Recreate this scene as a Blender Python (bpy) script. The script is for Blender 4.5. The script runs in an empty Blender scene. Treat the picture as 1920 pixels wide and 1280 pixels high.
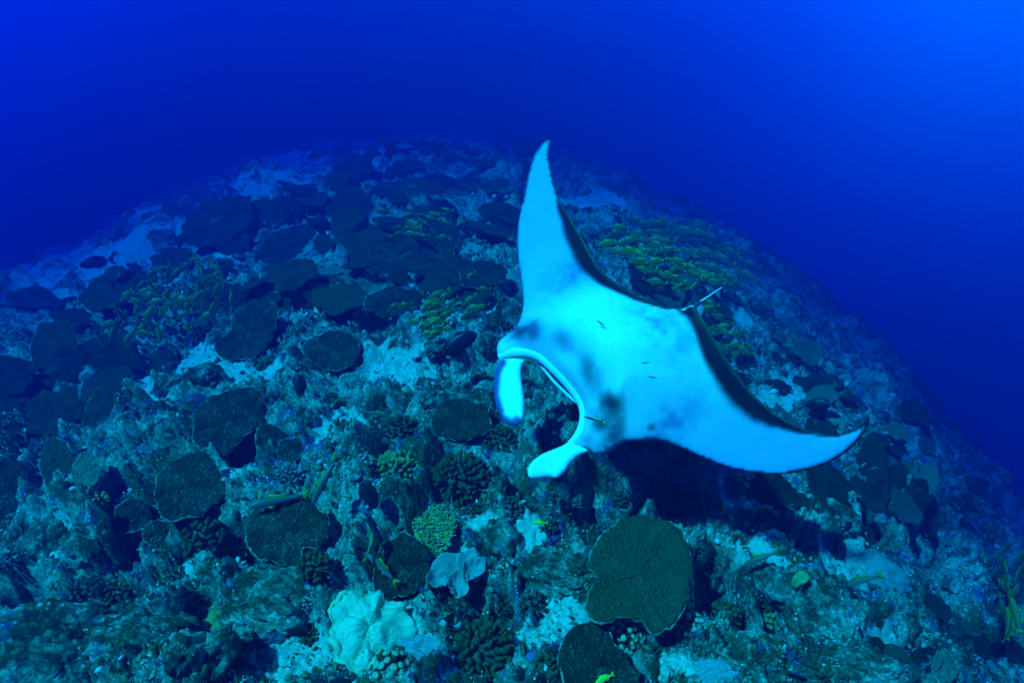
import bpy, bmesh, math, random
import numpy as np
from mathutils import Vector, Matrix
from mathutils.geometry import delaunay_2d_cdt

random.seed(11)
rng = np.random.default_rng(11)
SC = bpy.context.scene
COL = SC.collection
D2R = math.radians

# ------------------------------------------------------------------ camera
CAM_H = 2.6
PITCH = 30.0
FPX = 1920 * 20.0 / 36.0
cam_data = bpy.data.cameras.new('camera')
cam_data.sensor_width = 36.0
cam_data.lens = 20.0
cam_data.clip_start = 0.05
cam_data.clip_end = 500.0
cam = bpy.data.objects.new('camera', cam_data)
COL.objects.link(cam)
cam.location = (0, 0, CAM_H)
cam.rotation_euler = (D2R(90 - PITCH), 0, 0)
SC.camera = cam

# ------------------------------------------------------------------ world: daylight seen through water
SUN_EL, SUN_AZ = 60.0, -118.0          # azimuth clockwise from +Y (straight ahead)
world = bpy.data.worlds.new('World')
SC.world = world
world.use_nodes = True
wn, wl = world.node_tree.nodes, world.node_tree.links
wn.clear()
w_out = wn.new('ShaderNodeOutputWorld')
w_bg = wn.new('ShaderNodeBackground')
w_bg.inputs['Strength'].default_value = 0.052
sky = wn.new('ShaderNodeTexSky')
sky.sky_type = 'NISHITA'
sky.sun_disc = False
sky.sun_elevation = D2R(SUN_EL)
sky.sun_rotation = D2R(SUN_AZ)
w_tc = wn.new('ShaderNodeTexCoord')
w_sep = wn.new('ShaderNodeSeparateXYZ')
wl.new(w_tc.outputs['Generated'], w_sep.inputs[0])
# the water column filters the sky: deep blue level with the eye, clear cyan overhead
w_ramp = wn.new('ShaderNodeValToRGB')
w_map = wn.new('ShaderNodeMapRange')
w_map.inputs['From Min'].default_value = -1.0
w_map.inputs['From Max'].default_value = 1.0
wl.new(w_sep.outputs['Z'], w_map.inputs['Value'])
wl.new(w_map.outputs[0], w_ramp.inputs['Fac'])
els = w_ramp.color_ramp.elements
els[0].position = 0.0; els[0].color = (0.0, 0.004, 0.03, 1)
els[1].position = 1.0; els[1].color = (0.003, 0.24, 0.33, 1)
for p, c in ((0.42, (0.0, 0.025, 0.40, 1)), (0.50, (0.0, 0.042, 0.90, 1)), (0.62, (0.0, 0.10, 0.75, 1))):
    e = els.new(p); e.color = c
# the open water off the reef's right-hand side is the brighter side, the left a little
w_dot = wn.new('ShaderNodeVectorMath'); w_dot.operation = 'DOT_PRODUCT'
_d = Vector((0.74, 0.66, 0.13)).normalized()
w_dot.inputs[1].default_value = _d
wl.new(w_tc.outputs['Generated'], w_dot.inputs[0])
w_gr = wn.new('ShaderNodeMapRange')
w_gr.inputs['From Min'].default_value = 0.40; w_gr.inputs['From Max'].default_value = 1.0
w_gr.inputs['To Min'].default_value = 0.0; w_gr.inputs['To Max'].default_value = 1.0
wl.new(w_dot.outputs['Value'], w_gr.inputs['Value'])
w_dot2 = wn.new('ShaderNodeVectorMath'); w_dot2.operation = 'DOT_PRODUCT'
w_dot2.inputs[1].default_value = Vector((-0.90, 0.60, 0.28)).normalized()
wl.new(w_tc.outputs['Generated'], w_dot2.inputs[0])
w_gl = wn.new('ShaderNodeMapRange'); w_gl.interpolation_type = 'SMOOTHERSTEP'
w_gl.inputs['From Min'].default_value = 0.80; w_gl.inputs['From Max'].default_value = 1.0
wl.new(w_dot2.outputs['Value'], w_gl.inputs['Value'])
def w_scale(sock, col):
    n = wn.new('ShaderNodeVectorMath'); n.operation = 'SCALE'
    n.inputs[0].default_value = col
    wl.new(sock, n.inputs['Scale'])
    return n.outputs[0]
def w_add(a, b):
    n = wn.new('ShaderNodeVectorMath'); n.operation = 'ADD'
    wl.new(a, n.inputs[0]); wl.new(b, n.inputs[1])
    return n.outputs[0]
def w_pow(sock, e):
    n = wn.new('ShaderNodeMath'); n.operation = 'POWER'; n.inputs[1].default_value = e
    wl.new(sock, n.inputs[0]); return n.outputs[0]
glow = w_add(w_add(w_scale(w_pow(w_gr.outputs[0], 17.0), (0.0, 1050.0, 60.0)), w_scale(w_pow(w_gr.outputs[0], 5.0), (0.0, 0.0, 66.0))), w_scale(w_gl.outputs[0], (0.0, 18.0, 34.0)))
w_mul = wn.new('ShaderNodeVectorMath'); w_mul.operation = 'MULTIPLY'
wl.new(sky.outputs[0], w_mul.inputs[0]); wl.new(w_ramp.outputs['Color'], w_mul.inputs[1])
wl.new(w_add(w_mul.outputs[0], glow), w_bg.inputs['Color'])
wl.new(w_bg.outputs[0], w_out.inputs['Surface'])

# ------------------------------------------------------------------ sun, filtered by the water above
sun_data = bpy.data.lights.new('sun', 'SUN')
sun_data.energy = 5.0
sun_data.angle = D2R(3.0)
sun_data.color = (0.035, 0.92, 0.84)
sun = bpy.data.objects.new('sun', sun_data)
COL.objects.link(sun)
_a, _e = D2R(SUN_AZ), D2R(SUN_EL)
SUN_DIR = Vector((math.sin(_a) * math.cos(_e), math.cos(_a) * math.cos(_e), math.sin(_e)))
sun.rotation_euler = SUN_DIR.to_track_quat('Z', 'Y').to_euler()
sun.location = (0, 0, 30)

SC.view_settings.view_transform = 'Standard'
SC.view_settings.look = 'None'
SC.view_settings.gamma = 1.0
SC.view_settings.use_curve_mapping = False
SC.view_settings.exposure = 1.18
SC.render.engine = 'CYCLES'
SC.cycles.use_denoising = True
SC.cycles.max_bounces = 5
SC.cycles.diffuse_bounces = 2
SC.cycles.glossy_bounces = 1
SC.cycles.volume_bounces = 0

# ------------------------------------------------------------------ camera rays and photo measurements
_p = D2R(PITCH)
C_R = np.array([1.0, 0, 0]); C_F = np.array([0, math.cos(_p), -math.sin(_p)]); C_U = np.array([0, math.sin(_p), math.cos(_p)])
CAM = np.array([0, 0, CAM_H])
def rays(px, py):
    u = (np.asarray(px, float) - 960) / FPX; v = (640 - np.asarray(py, float)) / FPX
    d = u[..., None] * C_R + v[..., None] * C_U + C_F
    return d / np.linalg.norm(d, axis=-1, keepdims=True)

# ------------------------------------------------------------------ noise
def _hash(ix, iy, seed):
    n = (ix.astype(np.int64) * 374761393 + iy.astype(np.int64) * 668265263 + seed * 974634777) & 0xFFFFFFFF
    n = ((n ^ (n >> 13)) * 1274126177) & 0xFFFFFFFF
    n = ((n ^ (n >> 16)) * 2246822519) & 0xFFFFFFFF
    n = n ^ (n >> 15)
    return (n & 0xFFFFFF) / float(0xFFFFFF)
def vnoise(x, y, seed=0):
    ix, iy = np.floor(x), np.floor(y)
    fx, fy = x - ix, y - iy
    fx = fx * fx * fx * (fx * (fx * 6 - 15) + 10); fy = fy * fy * fy * (fy * (fy * 6 - 15) + 10)
    a, b = _hash(ix, iy, seed), _hash(ix + 1, iy, seed)
    c, d = _hash(ix, iy + 1, seed), _hash(ix + 1, iy + 1, seed)
    return a + (b - a) * fx + (c - a) * fy + (a - b - c + d) * fx * fy
def fbm(x, y, seed=0, octv=4, gain=0.5):
    s, a, t = 0.0, 1.0, 0.0
    for o in range(octv):
        s = s + a * vnoise(x * 2 ** o + 17.3 * o, y * 2 ** o - 9.1 * o, seed + o)
        t += a; a *= gain
    return s / t
def domes(x, y, seed, fill=0.62):
    """rounded knobs, one per jittered cell, some cells empty; 0..1"""
    ix, iy = np.floor(x), np.floor(y)
    best = np.zeros_like(x)
    for dx in (-1, 0, 1):
        for dy in (-1, 0, 1):
            cx, cy = ix + dx, iy + dy
            jx, jy = cx + _hash(cx, cy, seed), cy + _hash(cx, cy, seed + 1)
            r = 0.25 + 0.6 * _hash(cx, cy, seed + 2)
            on = _hash(cx, cy, seed + 3) < fill
            d2 = ((x - jx) ** 2 + (y - jy) ** 2) / (r * r)
            best = np.maximum(best, np.where(on, r * np.sqrt(np.clip(1 - d2, 0, 1)), 0))
    return best
def sstep(a, b, x):
    t = np.clip((x - a) / (b - a), 0, 1)
    return t * t * (3 - 2 * t)

# ------------------------------------------------------------------ the reef mound
# the mound's brow, read off the photograph: how far below the level its edge lies in each direction
_sil = [(0, 505), (200, 410), (400, 308), (600, 258), (850, 243), (1050, 272), (1250, 352), (1450, 475), (1600, 585), (1720, 705), (1820, 840), (1915, 1000)]
_sd = rays([s[0] for s in _sil], [s[1] for s in _sil])
_saz = np.degrees(np.arctan2(_sd[:, 0], _sd[:, 1])); _ssl = -_sd[:, 2] / np.hypot(_sd[:, 0], _sd[:, 1])
_tab_a = np.arange(-180, 180, 0.5)
_tab_m = np.interp(_tab_a, _saz, _ssl)
_k = np.exp(-0.5 * (np.arange(-30, 31) * 0.5 / 4.0) ** 2); _k /= _k.sum()
_tab_m = np.convolve(np.concatenate([_tab_m[-30:], _tab_m, _tab_m[:30]]), _k, 'valid')
_bl = np.convolve(np.concatenate([_tab_m[-120:], _tab_m, _tab_m[:120]]), np.ones(241) / 241, 'valid')
_w = sstep(65, 110, np.abs(_tab_a)); _tab_m = _tab_m * (1 - _w) + _bl * _w
def mound(x, y):
    r = np.hypot(x, y)
    az = np.degrees(np.arctan2(x, y))
    m = np.interp(az, _tab_a, _tab_m, period=360)
    return CAM_H - np.sqrt((m * r) ** 2 + CAM_H ** 2)      # falls away ever closer to the brow line, so it fades out with distance
def cast(px, py, f, tmax=44.0, n=900):
    d = rays(np.atleast_1d(px), np.atleast_1d(py))
    t = np.geomspace(0.8, tmax, n)
    P = CAM + d[:, None, :] * t[None, :, None]
    below = P[..., 2] < f(P[..., 0], P[..., 1])
    k = np.where(below.any(1), below.argmax(1), n - 1)
    return P[np.arange(len(k)), k], t[k]
def patch_list(lst):
    out = []
    for px, py, rx, ry, *v in lst:
        pts, _ = cast([px, px + rx, px], [py, py, py + ry], mound)
        A = np.stack([pts[1, :2] - pts[0, :2], pts[2, :2] - pts[0, :2]], 1)
        out.append((pts[0, :2], np.linalg.inv(A), v[0] if v else 1.0))
    return out
PALE = patch_list([(355, 690, 95, 55), (725, 705, 90, 38), (590, 590, 50, 45), (470, 715, 70, 30), (440, 925, 60, 26), (1185, 497, 38, 22), (112, 560, 38, 45), (165, 505, 30, 50),
    (470, 312, 190, 16), (820, 288, 200, 14), (640, 275, 180, 10), (235, 412, 110, 26), (120, 480, 110, 34), (40, 525, 90, 30), (330, 345, 110, 18), (250, 470, 70, 30), (700, 1185, 115, 85), (640, 540, 60, 20), (1120, 380, 60, 30), (450, 1250, 170, 55), (580, 1215, 90, 75), (520, 1130, 60, 30), (840, 1040, 60, 40), (1060, 1160, 50, 50), (985, 1195, 42, 40), (1410, 930, 55, 32), (1370, 610, 40, 30),
    (150, 910, 45, 35), (120, 1060, 60, 50), (1600, 1050, 55, 60), (1440, 1060, 55, 45), (640, 820, 70, 40), (900, 990, 60, 40), (350, 1090, 40, 40), (1000, 1000, 45, 40), (840, 620, 60, 30), (60, 1230, 70, 40), (1660, 1230, 70, 40), (1230, 1255, 100, 25),
    (300, 790, 50, 40), (1330, 700, 70, 50), (1470, 760, 80, 50), (890, 570, 60, 25)])
HOLE = patch_list([(1185, 925, 120, 42, .40), (1342, 1085, 42, 75, .5), (1425, 1175, 45, 45, .45), (70, 1140, 62, 36, .4), (455, 1050, 40, 42, .35), (250, 1060, 30, 34, .25), (230, 1243, 45, 36, .35), (715, 610, 42, 30, .25),
    (452, 850, 30, 42, .35), (1050, 730, 70, 50, .2), (1280, 955, 60, 40, .3), (170, 905, 26, 28, .2), (1745, 1010, 35, 60, .4), (1850, 1150, 30, 60, .4), (640, 690, 45, 22, .15), (930, 1150, 50, 40, .18), (1560, 1180, 40, 60, .3), (1640, 970, 30, 60, .3)])
# where the measured corals stand the reef is level enough to carry them, and loose bits keep off them
FOOT = [(1197, 1080, 97, 112), (1115, 1235, 75, 62), (540, 990, 80, 70), (357, 910, 66, 62), (430, 785, 66, 74), (465, 622, 60, 60), (625, 657, 54, 42), (14, 922, 42, 62), (752, 1062, 52, 62), (865, 788, 60, 40), (194, 776, 40, 46), (112, 880, 38, 54),
    (160, 884, 26, 38), (249, 968, 38, 32), (300, 1001, 33, 29), (737, 566, 60, 28), (628, 527, 54, 26), (104, 655, 48, 54), (506, 820, 29, 28), (545, 843, 26, 24), (765, 486, 88, 46), (818, 452, 54, 32), (540, 466, 64, 40), (410, 420, 72, 46), (1640, 912, 32, 36),
    (745, 874, 48, 46), (862, 886, 60, 56), (590, 1054, 32, 32), (386, 1000, 38, 36), (750, 800, 38, 36), (940, 818, 34, 34), (224, 1108, 26, 26), (1166, 1182, 40, 38), (1434, 968, 22, 22), (1496, 1058, 22, 22), (905, 1205, 58, 46), (735, 1248, 42, 32),
    (545, 888, 32, 32), (624, 1012, 28, 28), (815, 995, 46, 46), (855, 1075, 52, 46), (700, 1176, 86, 80), (782, 1212, 48, 26), (402, 1170, 36, 50), (1328, 1262, 50, 28), (1706, 1216, 26, 28), (1640, 1062, 40, 36), (1560, 800, 24, 28)]
FLAT = patch_list([(a, b + d * .55, c * 1.2, d * 1.6) for a, b, c, d in FOOT])
def on_footprint(px, py, k=1.0):
    return any(((px - a) / (c * k)) ** 2 + ((py - b) / (d * k)) ** 2 < 1 for a, b, c, d in FOOT)
def blob(x, y, lst, wob):
    s = np.zeros_like(x)
    for c, Ai, v in lst:
        u = Ai[0, 0] * (x - c[0]) + Ai[0, 1] * (y - c[1]); w = Ai[1, 0] * (x - c[0]) + Ai[1, 1] * (y - c[1])
        s = np.maximum(s, v * (1 - sstep(0.55, 1.25, np.hypot(u, w) + wob)))
    return s
def pale_mask(x, y):
    wob = (fbm(x / 0.35, y / 0.35, 41, 4) - 0.5) * 1.7
    return blob(x, y, PALE, wob)
def ground_z(x, y, fine=True, pale=None):
    x = np.asarray(x, float); y = np.asarray(y, float)
    r = np.hypot(x, y)
    z = mound(x, y)
    z = z + 0.34 * (fbm(x / 1.7, y / 1.7, 3, 3) - 0.5) * np.clip(r / 3, 0.6, 3.2)
    if pale is None: pale = pale_mask(x, y)
    hole = blob(x, y, HOLE, (fbm(x / 0.3, y / 0.3, 77, 3) - 0.5) * 1.2)
    z = z - hole
    rough = (1 - 0.8 * pale) * (1 - 0.85 * blob(x, y, FLAT, 0.0))
    wx = x + 0.16 * (fbm(x / .3, y / .3, 90, 3) - .5); wy = y + 0.16 * (fbm(x / .3, y / .3, 95, 3) - .5)
    z = z + rough * 0.32 * domes(wx / 0.85, wy / 0.85, 21, .5)
    z = z + rough * 0.20 * domes(wx / 0.40, wy / 0.40, 31, .6)
    if fine:
        z = z + (0.35 + 0.65 * rough) * 0.11 * domes(wx / 0.17, wy / 0.17, 51, .6)
        z = z + (0.4 + 0.6 * rough) * 0.06 * domes(wx / 0.075, wy / 0.075, 61, .6)
        z = z + 0.13 * rough * (fbm(x / 0.12, y / 0.12, 71, 4, .65) - 0.5)
        z = z - 0.07 * rough * (1 - np.abs(2 * fbm(x / 0.09, y / 0.09, 85, 3, .6) - 1)) ** 3
        z = z + 0.030 * (vnoise(x / 0.024, y / 0.022, 81) - 0.5)
    return z
def coarse(x, y): return ground_z(x, y, False)
def pick(px, py):
    P, t = cast([px], [py], coarse)
    return Vector(P[0]), float(t[0])

# ------------------------------------------------------------------ helpers
def mesh_from(name, verts, faces, mat=None, smooth=True):
    me = bpy.data.meshes.new(name)
    me.from_pydata([tuple(v) for v in verts], [], [tuple(f) for f in faces])
    if mat:
        for m in (mat if isinstance(mat, (list, tuple)) else [mat]): me.materials.append(m)
    me.polygons.foreach_set('use_smooth', [smooth] * len(me.polygons))
    me.update()
    return me
def link(name, data, parent=None, mw=None):
    o = bpy.data.objects.new(name, data)
    COL.objects.link(o)
    if parent: o.parent = parent
    if mw is not None: o.matrix_basis = mw
    return o
def tag(o, label, cat, group=None, kind=None):
    if label: o['label'] = label
    if cat: o['category'] = cat
    if group: o['group'] = group
    if kind: o['kind'] = kind
    return o
def thing(name, label, cat, mw, group=None):
    o = bpy.data.objects.new(name, None); COL.objects.link(o)
    o.empty_display_size = 0.05
    o.matrix_basis = mw
    return tag(o, label, cat, group)
def copy_tree(o, mw=None, parent=None):
    c = o.copy(); COL.objects.link(c)
    if parent: c.parent = parent
    if mw is not None: c.matrix_basis = mw
    for ch in o.children: copy_tree(ch, None, c)
    return c
def basis(x, y, z, loc):
    m = Matrix((x, y, z)).transposed().to_4x4()
    m.translation = loc
    return m
def frame_z(zdir, loc, spin=0.0):
    z = Vector(zdir).normalized()
    x = Vector((1, 0, 0)); x = (x - z * x.dot(z)).normalized()
    y = z.cross(x)
    m = basis(x, y, z, loc)
    return m @ Matrix.Rotation(spin, 4, 'Z')
def normal_at(p, e=0.25):
    zx = float(coarse(np.array([p.x + e]), np.array([p.y]))[0] - coarse(np.array([p.x - e]), np.array([p.y]))[0]) / (2 * e)
    zy = float(coarse(np.array([p.x]), np.array([p.y + e]))[0] - coarse(np.array([p.x]), np.array([p.y - e]))[0]) / (2 * e)
    return Vector((-zx, -zy, 1)).normalized()

# ------------------------------------------------------------------ materials
class NT:
    def __init__(s, name, rough=0.85, spec=0.15, K=1.0):
        s.K = K
        s.m = bpy.data.materials.new(name); s.m.use_nodes = True
        s.n, s.l = s.m.node_tree.nodes, s.m.node_tree.links
        s.b = s.n['Principled BSDF']
        s.b.inputs['Roughness'].default_value = rough
        s.b.inputs['Specular IOR Level'].default_value = spec
        s.tc = s.n.new('ShaderNodeTexCoord')
        s.co = s.tc.outputs['Object']
    def noise(s, scale, detail=4, rough=0.6, dist=0.0):
        n = s.n.new('ShaderNodeTexNoise')
        n.inputs['Scale'].default_value = scale * s.K; n.inputs['Detail'].default_value = detail
        n.inputs['Roughness'].default_value = rough; n.inputs['Distortion'].default_value = dist
        s.l.new(s.co, n.inputs['Vector']); return n.outputs['Fac']
    def voro(s, scale, feature='F1', out='Distance'):
        n = s.n.new('ShaderNodeTexVoronoi'); n.feature = feature
        n.inputs['Scale'].default_value = scale * s.K
        s.l.new(s.co, n.inputs['Vector']); return n.outputs[out]
    def ramp(s, fac, stops, interp='LINEAR'):
        n = s.n.new('ShaderNodeValToRGB'); r = n.color_ramp; r.interpolation = interp
        while len(r.elements) < len(stops): r.elements.new(0.5)
        for e, (p, c) in zip(r.elements, stops):
            e.position = p; e.color = (c, c, c, 1) if isinstance(c, (int, float)) else (*c, 1)
        s.l.new(fac, n.inputs['Fac']); return n.outputs['Color']
    def mix(s, fac, a, b, mode='MIX'):
        n = s.n.new('ShaderNodeMix'); n.data_type = 'RGBA'; n.blend_type = mode
        for i, v in ((0, fac), (6, a), (7, b)):
            if isinstance(v, (int, float)): n.inputs[i].default_value = v
            elif isinstance(v, tuple): n.inputs[i].default_value = (*v, 1)
            else: s.l.new(v, n.inputs[i])
        return n.outputs[2]
    def math(s, op, a, b=None):
        n = s.n.new('ShaderNodeMath'); n.operation = op
        for i, v in ((0, a), (1, b)):
            if v is None: continue
            if isinstance(v, (int, float)): n.inputs[i].default_value = v
            else: s.l.new(v, n.inputs[i])
        return n.outputs[0]
    def attr(s, name, out='Color'):
        n = s.n.new('ShaderNodeAttribute'); n.attribute_name = name; return n.outputs[out]
    def rand(s):
        n = s.n.new('ShaderNodeObjectInfo'); return n.outputs['Random']
    def color(s, c):
        if isinstance(c, tuple): s.b.inputs['Base Color'].default_value = (*c, 1)
        else: s.l.new(c, s.b.inputs['Base Color'])
    def bump(s, h, strength=0.5, dist=0.01):
        n = s.n.new('ShaderNodeBump'); n.inputs['Strength'].default_value = strength; n.inputs['Distance'].default_value = dist
        s.l.new(h, n.inputs['Height']); s.l.new(n.outputs[0], s.b.inputs['Normal'])

def m_reef(name='reef_rock_and_rubble', K=1.0):
    t = NT(name, 0.95, 0.08, K)
    pale = t.attr('pale', 'Fac')
    big = t.noise(1.6, 5, .6)
    med = t.noise(7.0, 6, .7, .4)
    fine = t.noise(38.0, 6, .75, .6)
    turf = t.ramp(fine, [(.30, (.014, .016, .006)), (.50, (.055, .058, .024)), (.66, (.20, .19, .11)), (.8, (.42, .40, .28))])
    stone = t.ramp(fine, [(.30, (.04, .045, .025)), (.46, (.26, .25, .17)), (.60, (.62, .60, .46)), (.76, (.85, .83, .70))])
    k = t.math('ADD', t.math('MULTIPLY', big, .62), t.math('MULTIPLY', med, .38))
    c = t.mix(t.ramp(k, [(.445, 0.0), (.535, 1.0)]), turf, stone)
    # crusts of violet coralline algae and olive weed
    v1 = t.ramp(t.noise(4.3, 5, .7, .8), [(.54, 0.0), (.62, .8)])
    c = t.mix(v1, c, t.ramp(fine, [(.3, (.035, .02, .09)), (.7, (.20, .12, .36))]))
    v2 = t.ramp(t.noise(2.7, 6, .7, .8), [(.54, 0.0), (.62, .8)])
    c = t.mix(v2, c, t.ramp(fine, [(.3, (.014, .026, .005)), (.7, (.10, .16, .035))]))
    sand = t.ramp(fine, [(.30, (.34, .32, .22)), (.48, (.68, .65, .50)), (.68, (.88, .86, .72))])
    pk = t.ramp(t.math('ADD', pale, t.math('MULTIPLY', t.math('SUBTRACT', med, .5), 1.1)), [(.38, 0.0), (.60, 1.0)])
    c = t.mix(t.math('MULTIPLY', pk, .85), c, sand)
    spk = t.math('MULTIPLY', t.ramp(t.voro(42.0), [(.20, 1.0), (.30, 0.0)]), t.ramp(t.noise(9.0, 3), [(.50, 0.0), (.60, 1.0)]))
    c = t.mix(spk, c, (.78, .77, .70))
    t.color(c)
    t.bump(t.math('ADD', fine, t.math('MULTIPLY', t.noise(110, 3, .7), .5)), .9, .02)
    return t.m
def m_plate(name, dark, light, speck=(.42, .42, .36)):
    t = NT(name, 0.8, 0.2)
    n = t.noise(9, 6, .7, .5); f = t.noise(55, 4, .7)
    c = t.mix(t.ramp(n, [(.35, 0.0), (.68, 1.0)]), dark, light)
    c = t.mix(t.ramp(f, [(.42, 0.0), (.7, .55)]), c, light)
    pc = t.ramp(t.noise(3.5, 4, .6, 1.0), [(.56, 0.0), (.70, .6)])
    c = t.mix(pc, c, tuple(x * 1.9 for x in light))
    s = t.math('MULTIPLY', t.ramp(t.noise(85, 3, .8), [(.55, 0.0), (.64, 1.0)]), t.ramp(t.noise(10, 4, .7), [(.46, 0.0), (.62, .9)]))
    c = t.mix(s, c, speck)
    s2 = t.math('MULTIPLY', t.ramp(t.noise(28, 5, .8, .6), [(.56, 0.0), (.63, .9)]), t.ramp(t.noise(4, 3), [(.48, 0.0), (.6, 1.0)]))
    c = t.mix(s2, c, tuple(x * .62 for x in speck))
    c = t.mix(t.math('MULTIPLY', t.rand(), .55), c, tuple(x * .5 for x in dark))
    c = t.mix(t.ramp(t.rand(), [(.70, 0.0), (.95, .45)]), c, tuple(x * 2.2 for x in light))
    t.color(c)
    t.bump(t.math('ADD', f, t.math('MULTIPLY', t.voro(60), .9)), 1.0, .018)
    return t.m
def m_plain(name, a, b, scale=30, rough=.8, spec=.15, bump=.5, vary=0.0):
    t = NT(name, rough, spec)
    n = t.noise(scale, 5, .65, .3)
    c = t.mix(t.ramp(n, [(.33, 0.0), (.67, 1.0)]), a, b)
    if vary: c = t.mix(t.math('MULTIPLY', t.rand(), vary), c, tuple(x * .4 for x in a))
    t.color(c)
    if bump: t.bump(t.noise(scale * 2.2, 4, .7), bump, .01)
    return t.m
def m_rubble():
    t = NT('coral_rubble', .95, .08)
    c = t.attr('tint')
    n = t.noise(60, 4, .7)
    t.color(t.mix(t.ramp(n, [(.35, .55), (.65, 0.0)]), c, (.03, .035, .02)))
    t.bump(n, .6, .008)
    return t.m
def m_manta():
    t = NT('manta_skin', .55, .12)
    c = t.attr('pigment_and_shade')
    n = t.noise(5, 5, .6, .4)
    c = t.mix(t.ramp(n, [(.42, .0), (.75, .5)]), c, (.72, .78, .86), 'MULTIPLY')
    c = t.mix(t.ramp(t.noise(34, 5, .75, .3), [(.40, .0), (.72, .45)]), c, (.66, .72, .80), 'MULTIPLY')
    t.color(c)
    t.bump(t.noise(90, 3, .6), .12, .004)
    return t.m
def m_fish(name, back, flank, belly, fin, zsc=9.0):
    t = NT(name, .45, .4)
    sep = t.n.new('ShaderNodeSeparateXYZ'); t.l.new(t.co, sep.inputs[0])
    z = t.math('ADD', t.math('MULTIPLY', sep.outputs['Z'], zsc), .5)
    c = t.ramp(z, [(.22, belly), (.5, flank), (.8, back)])
    c = t.mix(t.ramp(t.noise(40, 3), [(.4, 0.0), (.7, .25)]), c, back)
    t.color(c)
    f = m_plain(name + '_fin', fin, fin, 30, .5, .3, 0)
    return [t.m, f]

M_REEF = m_reef()
M_ROCK_REEF = m_reef('encrusted_rock', .16)
M_PLATE = m_plate('plate_coral_brown', (.008, .014, .003), (.038, .054, .015), (.30, .32, .25))
M_PLATE_PALE = m_plate('plate_coral_pale', (.11, .13, .07), (.22, .24, .14))
M_RIM = m_plain('plate_coral_growing_edge', (.12, .14, .09), (.32, .34, .26), 40)
M_STALK = m_plain('coral_stalk', (.05, .05, .035), (.13, .12, .09), 20)
M_OLIVE = m_plain('cauliflower_coral_olive', (.055, .065, .018), (.12, .13, .04), 25, vary=.4)
M_YEL = m_plain('cauliflower_coral_yellow_green', (.20, .24, .06), (.36, .40, .13), 22, vary=.25)
M_LIME = m_plain('table_coral_lime', (.13, .20, .03), (.30, .40, .08), 22)
M_TIP = m_plain('coral_pale_tips', (.30, .34, .16), (.55, .58, .38), 30)
M_LEATHER = m_plain('leather_coral_skin', (.15, .21, .19), (.27, .33, .29), 9, .6, .2, .4)
def m_bleach():
    t = NT('pale_massive_coral', .9, .1)
    n = t.noise(6, 6, .75, .8); f = t.noise(60, 5, .75)
    c = t.mix(t.ramp(n, [(.32, 0.0), (.52, 1.0)]), (.32, .44, .24), (.76, .88, .60))
    c = t.mix(t.ramp(t.math('ADD', t.math('MULTIPLY', f, .55), t.math('MULTIPLY', t.noise(3.2, 4, .7), .45)), [(.55, 0.0), (.63, .8)]), c, (.07, .08, .06))
    c = t.mix(t.ramp(f, [(.6, 0.0), (.75, .9)]), c, (.78, .86, .68))
    t.color(c); t.bump(f, 1.0, .02); return t.m
M_BLEACH = m_bleach()
M_WHITE = m_plain('bleached_rock', (.16, .19, .19), (.78, .80, .82), 22, .9, .1, .9)
M_ROCK = M_ROCK_REEF
M_BLACK = m_plain('dark_sponge', (.006, .007, .006), (.018, .018, .014), 20)
M_VIOLET = m_plain('violet_sponge', (.10, .09, .22), (.20, .19, .38), 20)
M_RUB = m_rubble()
M_MANTA = m_manta()
F_SNAP = m_fish('yellow_snapper', (.06, .11, .004), (.16, .23, .006), (.16, .21, .06), (.24, .30, .006))
F_GOAT = m_fish('goatfish', (.09, .11, .02), (.06, .10, .13), (.15, .20, .22), (.27, .25, .012), 7.0)
F_DARK = m_fish('dark_surgeonfish', (.006, .007, .010), (.010, .011, .014), (.012, .013, .016), (.006, .007, .012))
F_GOLD = m_fish('golden_damselfish', (.75, .60, .02), (.85, .70, .03), (.85, .72, .08), (.80, .66, .02))
F_WRASSE = m_fish('cleaner_wrasse', (.02, .03, .05), (.03, .05, .09), (.05, .12, .25), (.02, .03, .06), 40.0)
M_EYE = m_plain('fish_eye', (.004, .004, .004), (.01, .01, .01), 10, .2, .5, 0)

# ------------------------------------------------------------------ water haze
R_MAX = 36.0
def build_haze():
    bm = bmesh.new(); bmesh.ops.create_cube(bm, size=1.0)
    me = bpy.data.meshes.new('haze'); bm.to_mesh(me); bm.free()
    o = link('haze', me)
    lo, hi = -27.0, CAM_H + 1.3
    o.scale = (2 * (R_MAX + .8), 2 * (R_MAX + .8), hi - lo); o.location = (0, 0, (lo + hi) / 2)
    m = bpy.data.materials.new('sea_water_haze'); m.use_nodes = True
    n, l = m.node_tree.nodes, m.node_tree.links
    n.remove(n['Principled BSDF'])
    v = n.new('ShaderNodeVolumePrincipled')
    v.inputs['Color'].default_value = (0.0, .0082, .099, 1)
    v.inputs['Absorption Color'].default_value = (0.0, .46, .88, 1)
    v.inputs['Density'].default_value = .46
    v.inputs['Anisotropy'].default_value = 0.5
    l.new(v.outputs[0], n['Material Output'].inputs['Volume'])
    me.materials.append(m)
    tag(o, 'clear blue sea water thickening to haze over the reef', None, None, 'stuff')
build_haze()

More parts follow.
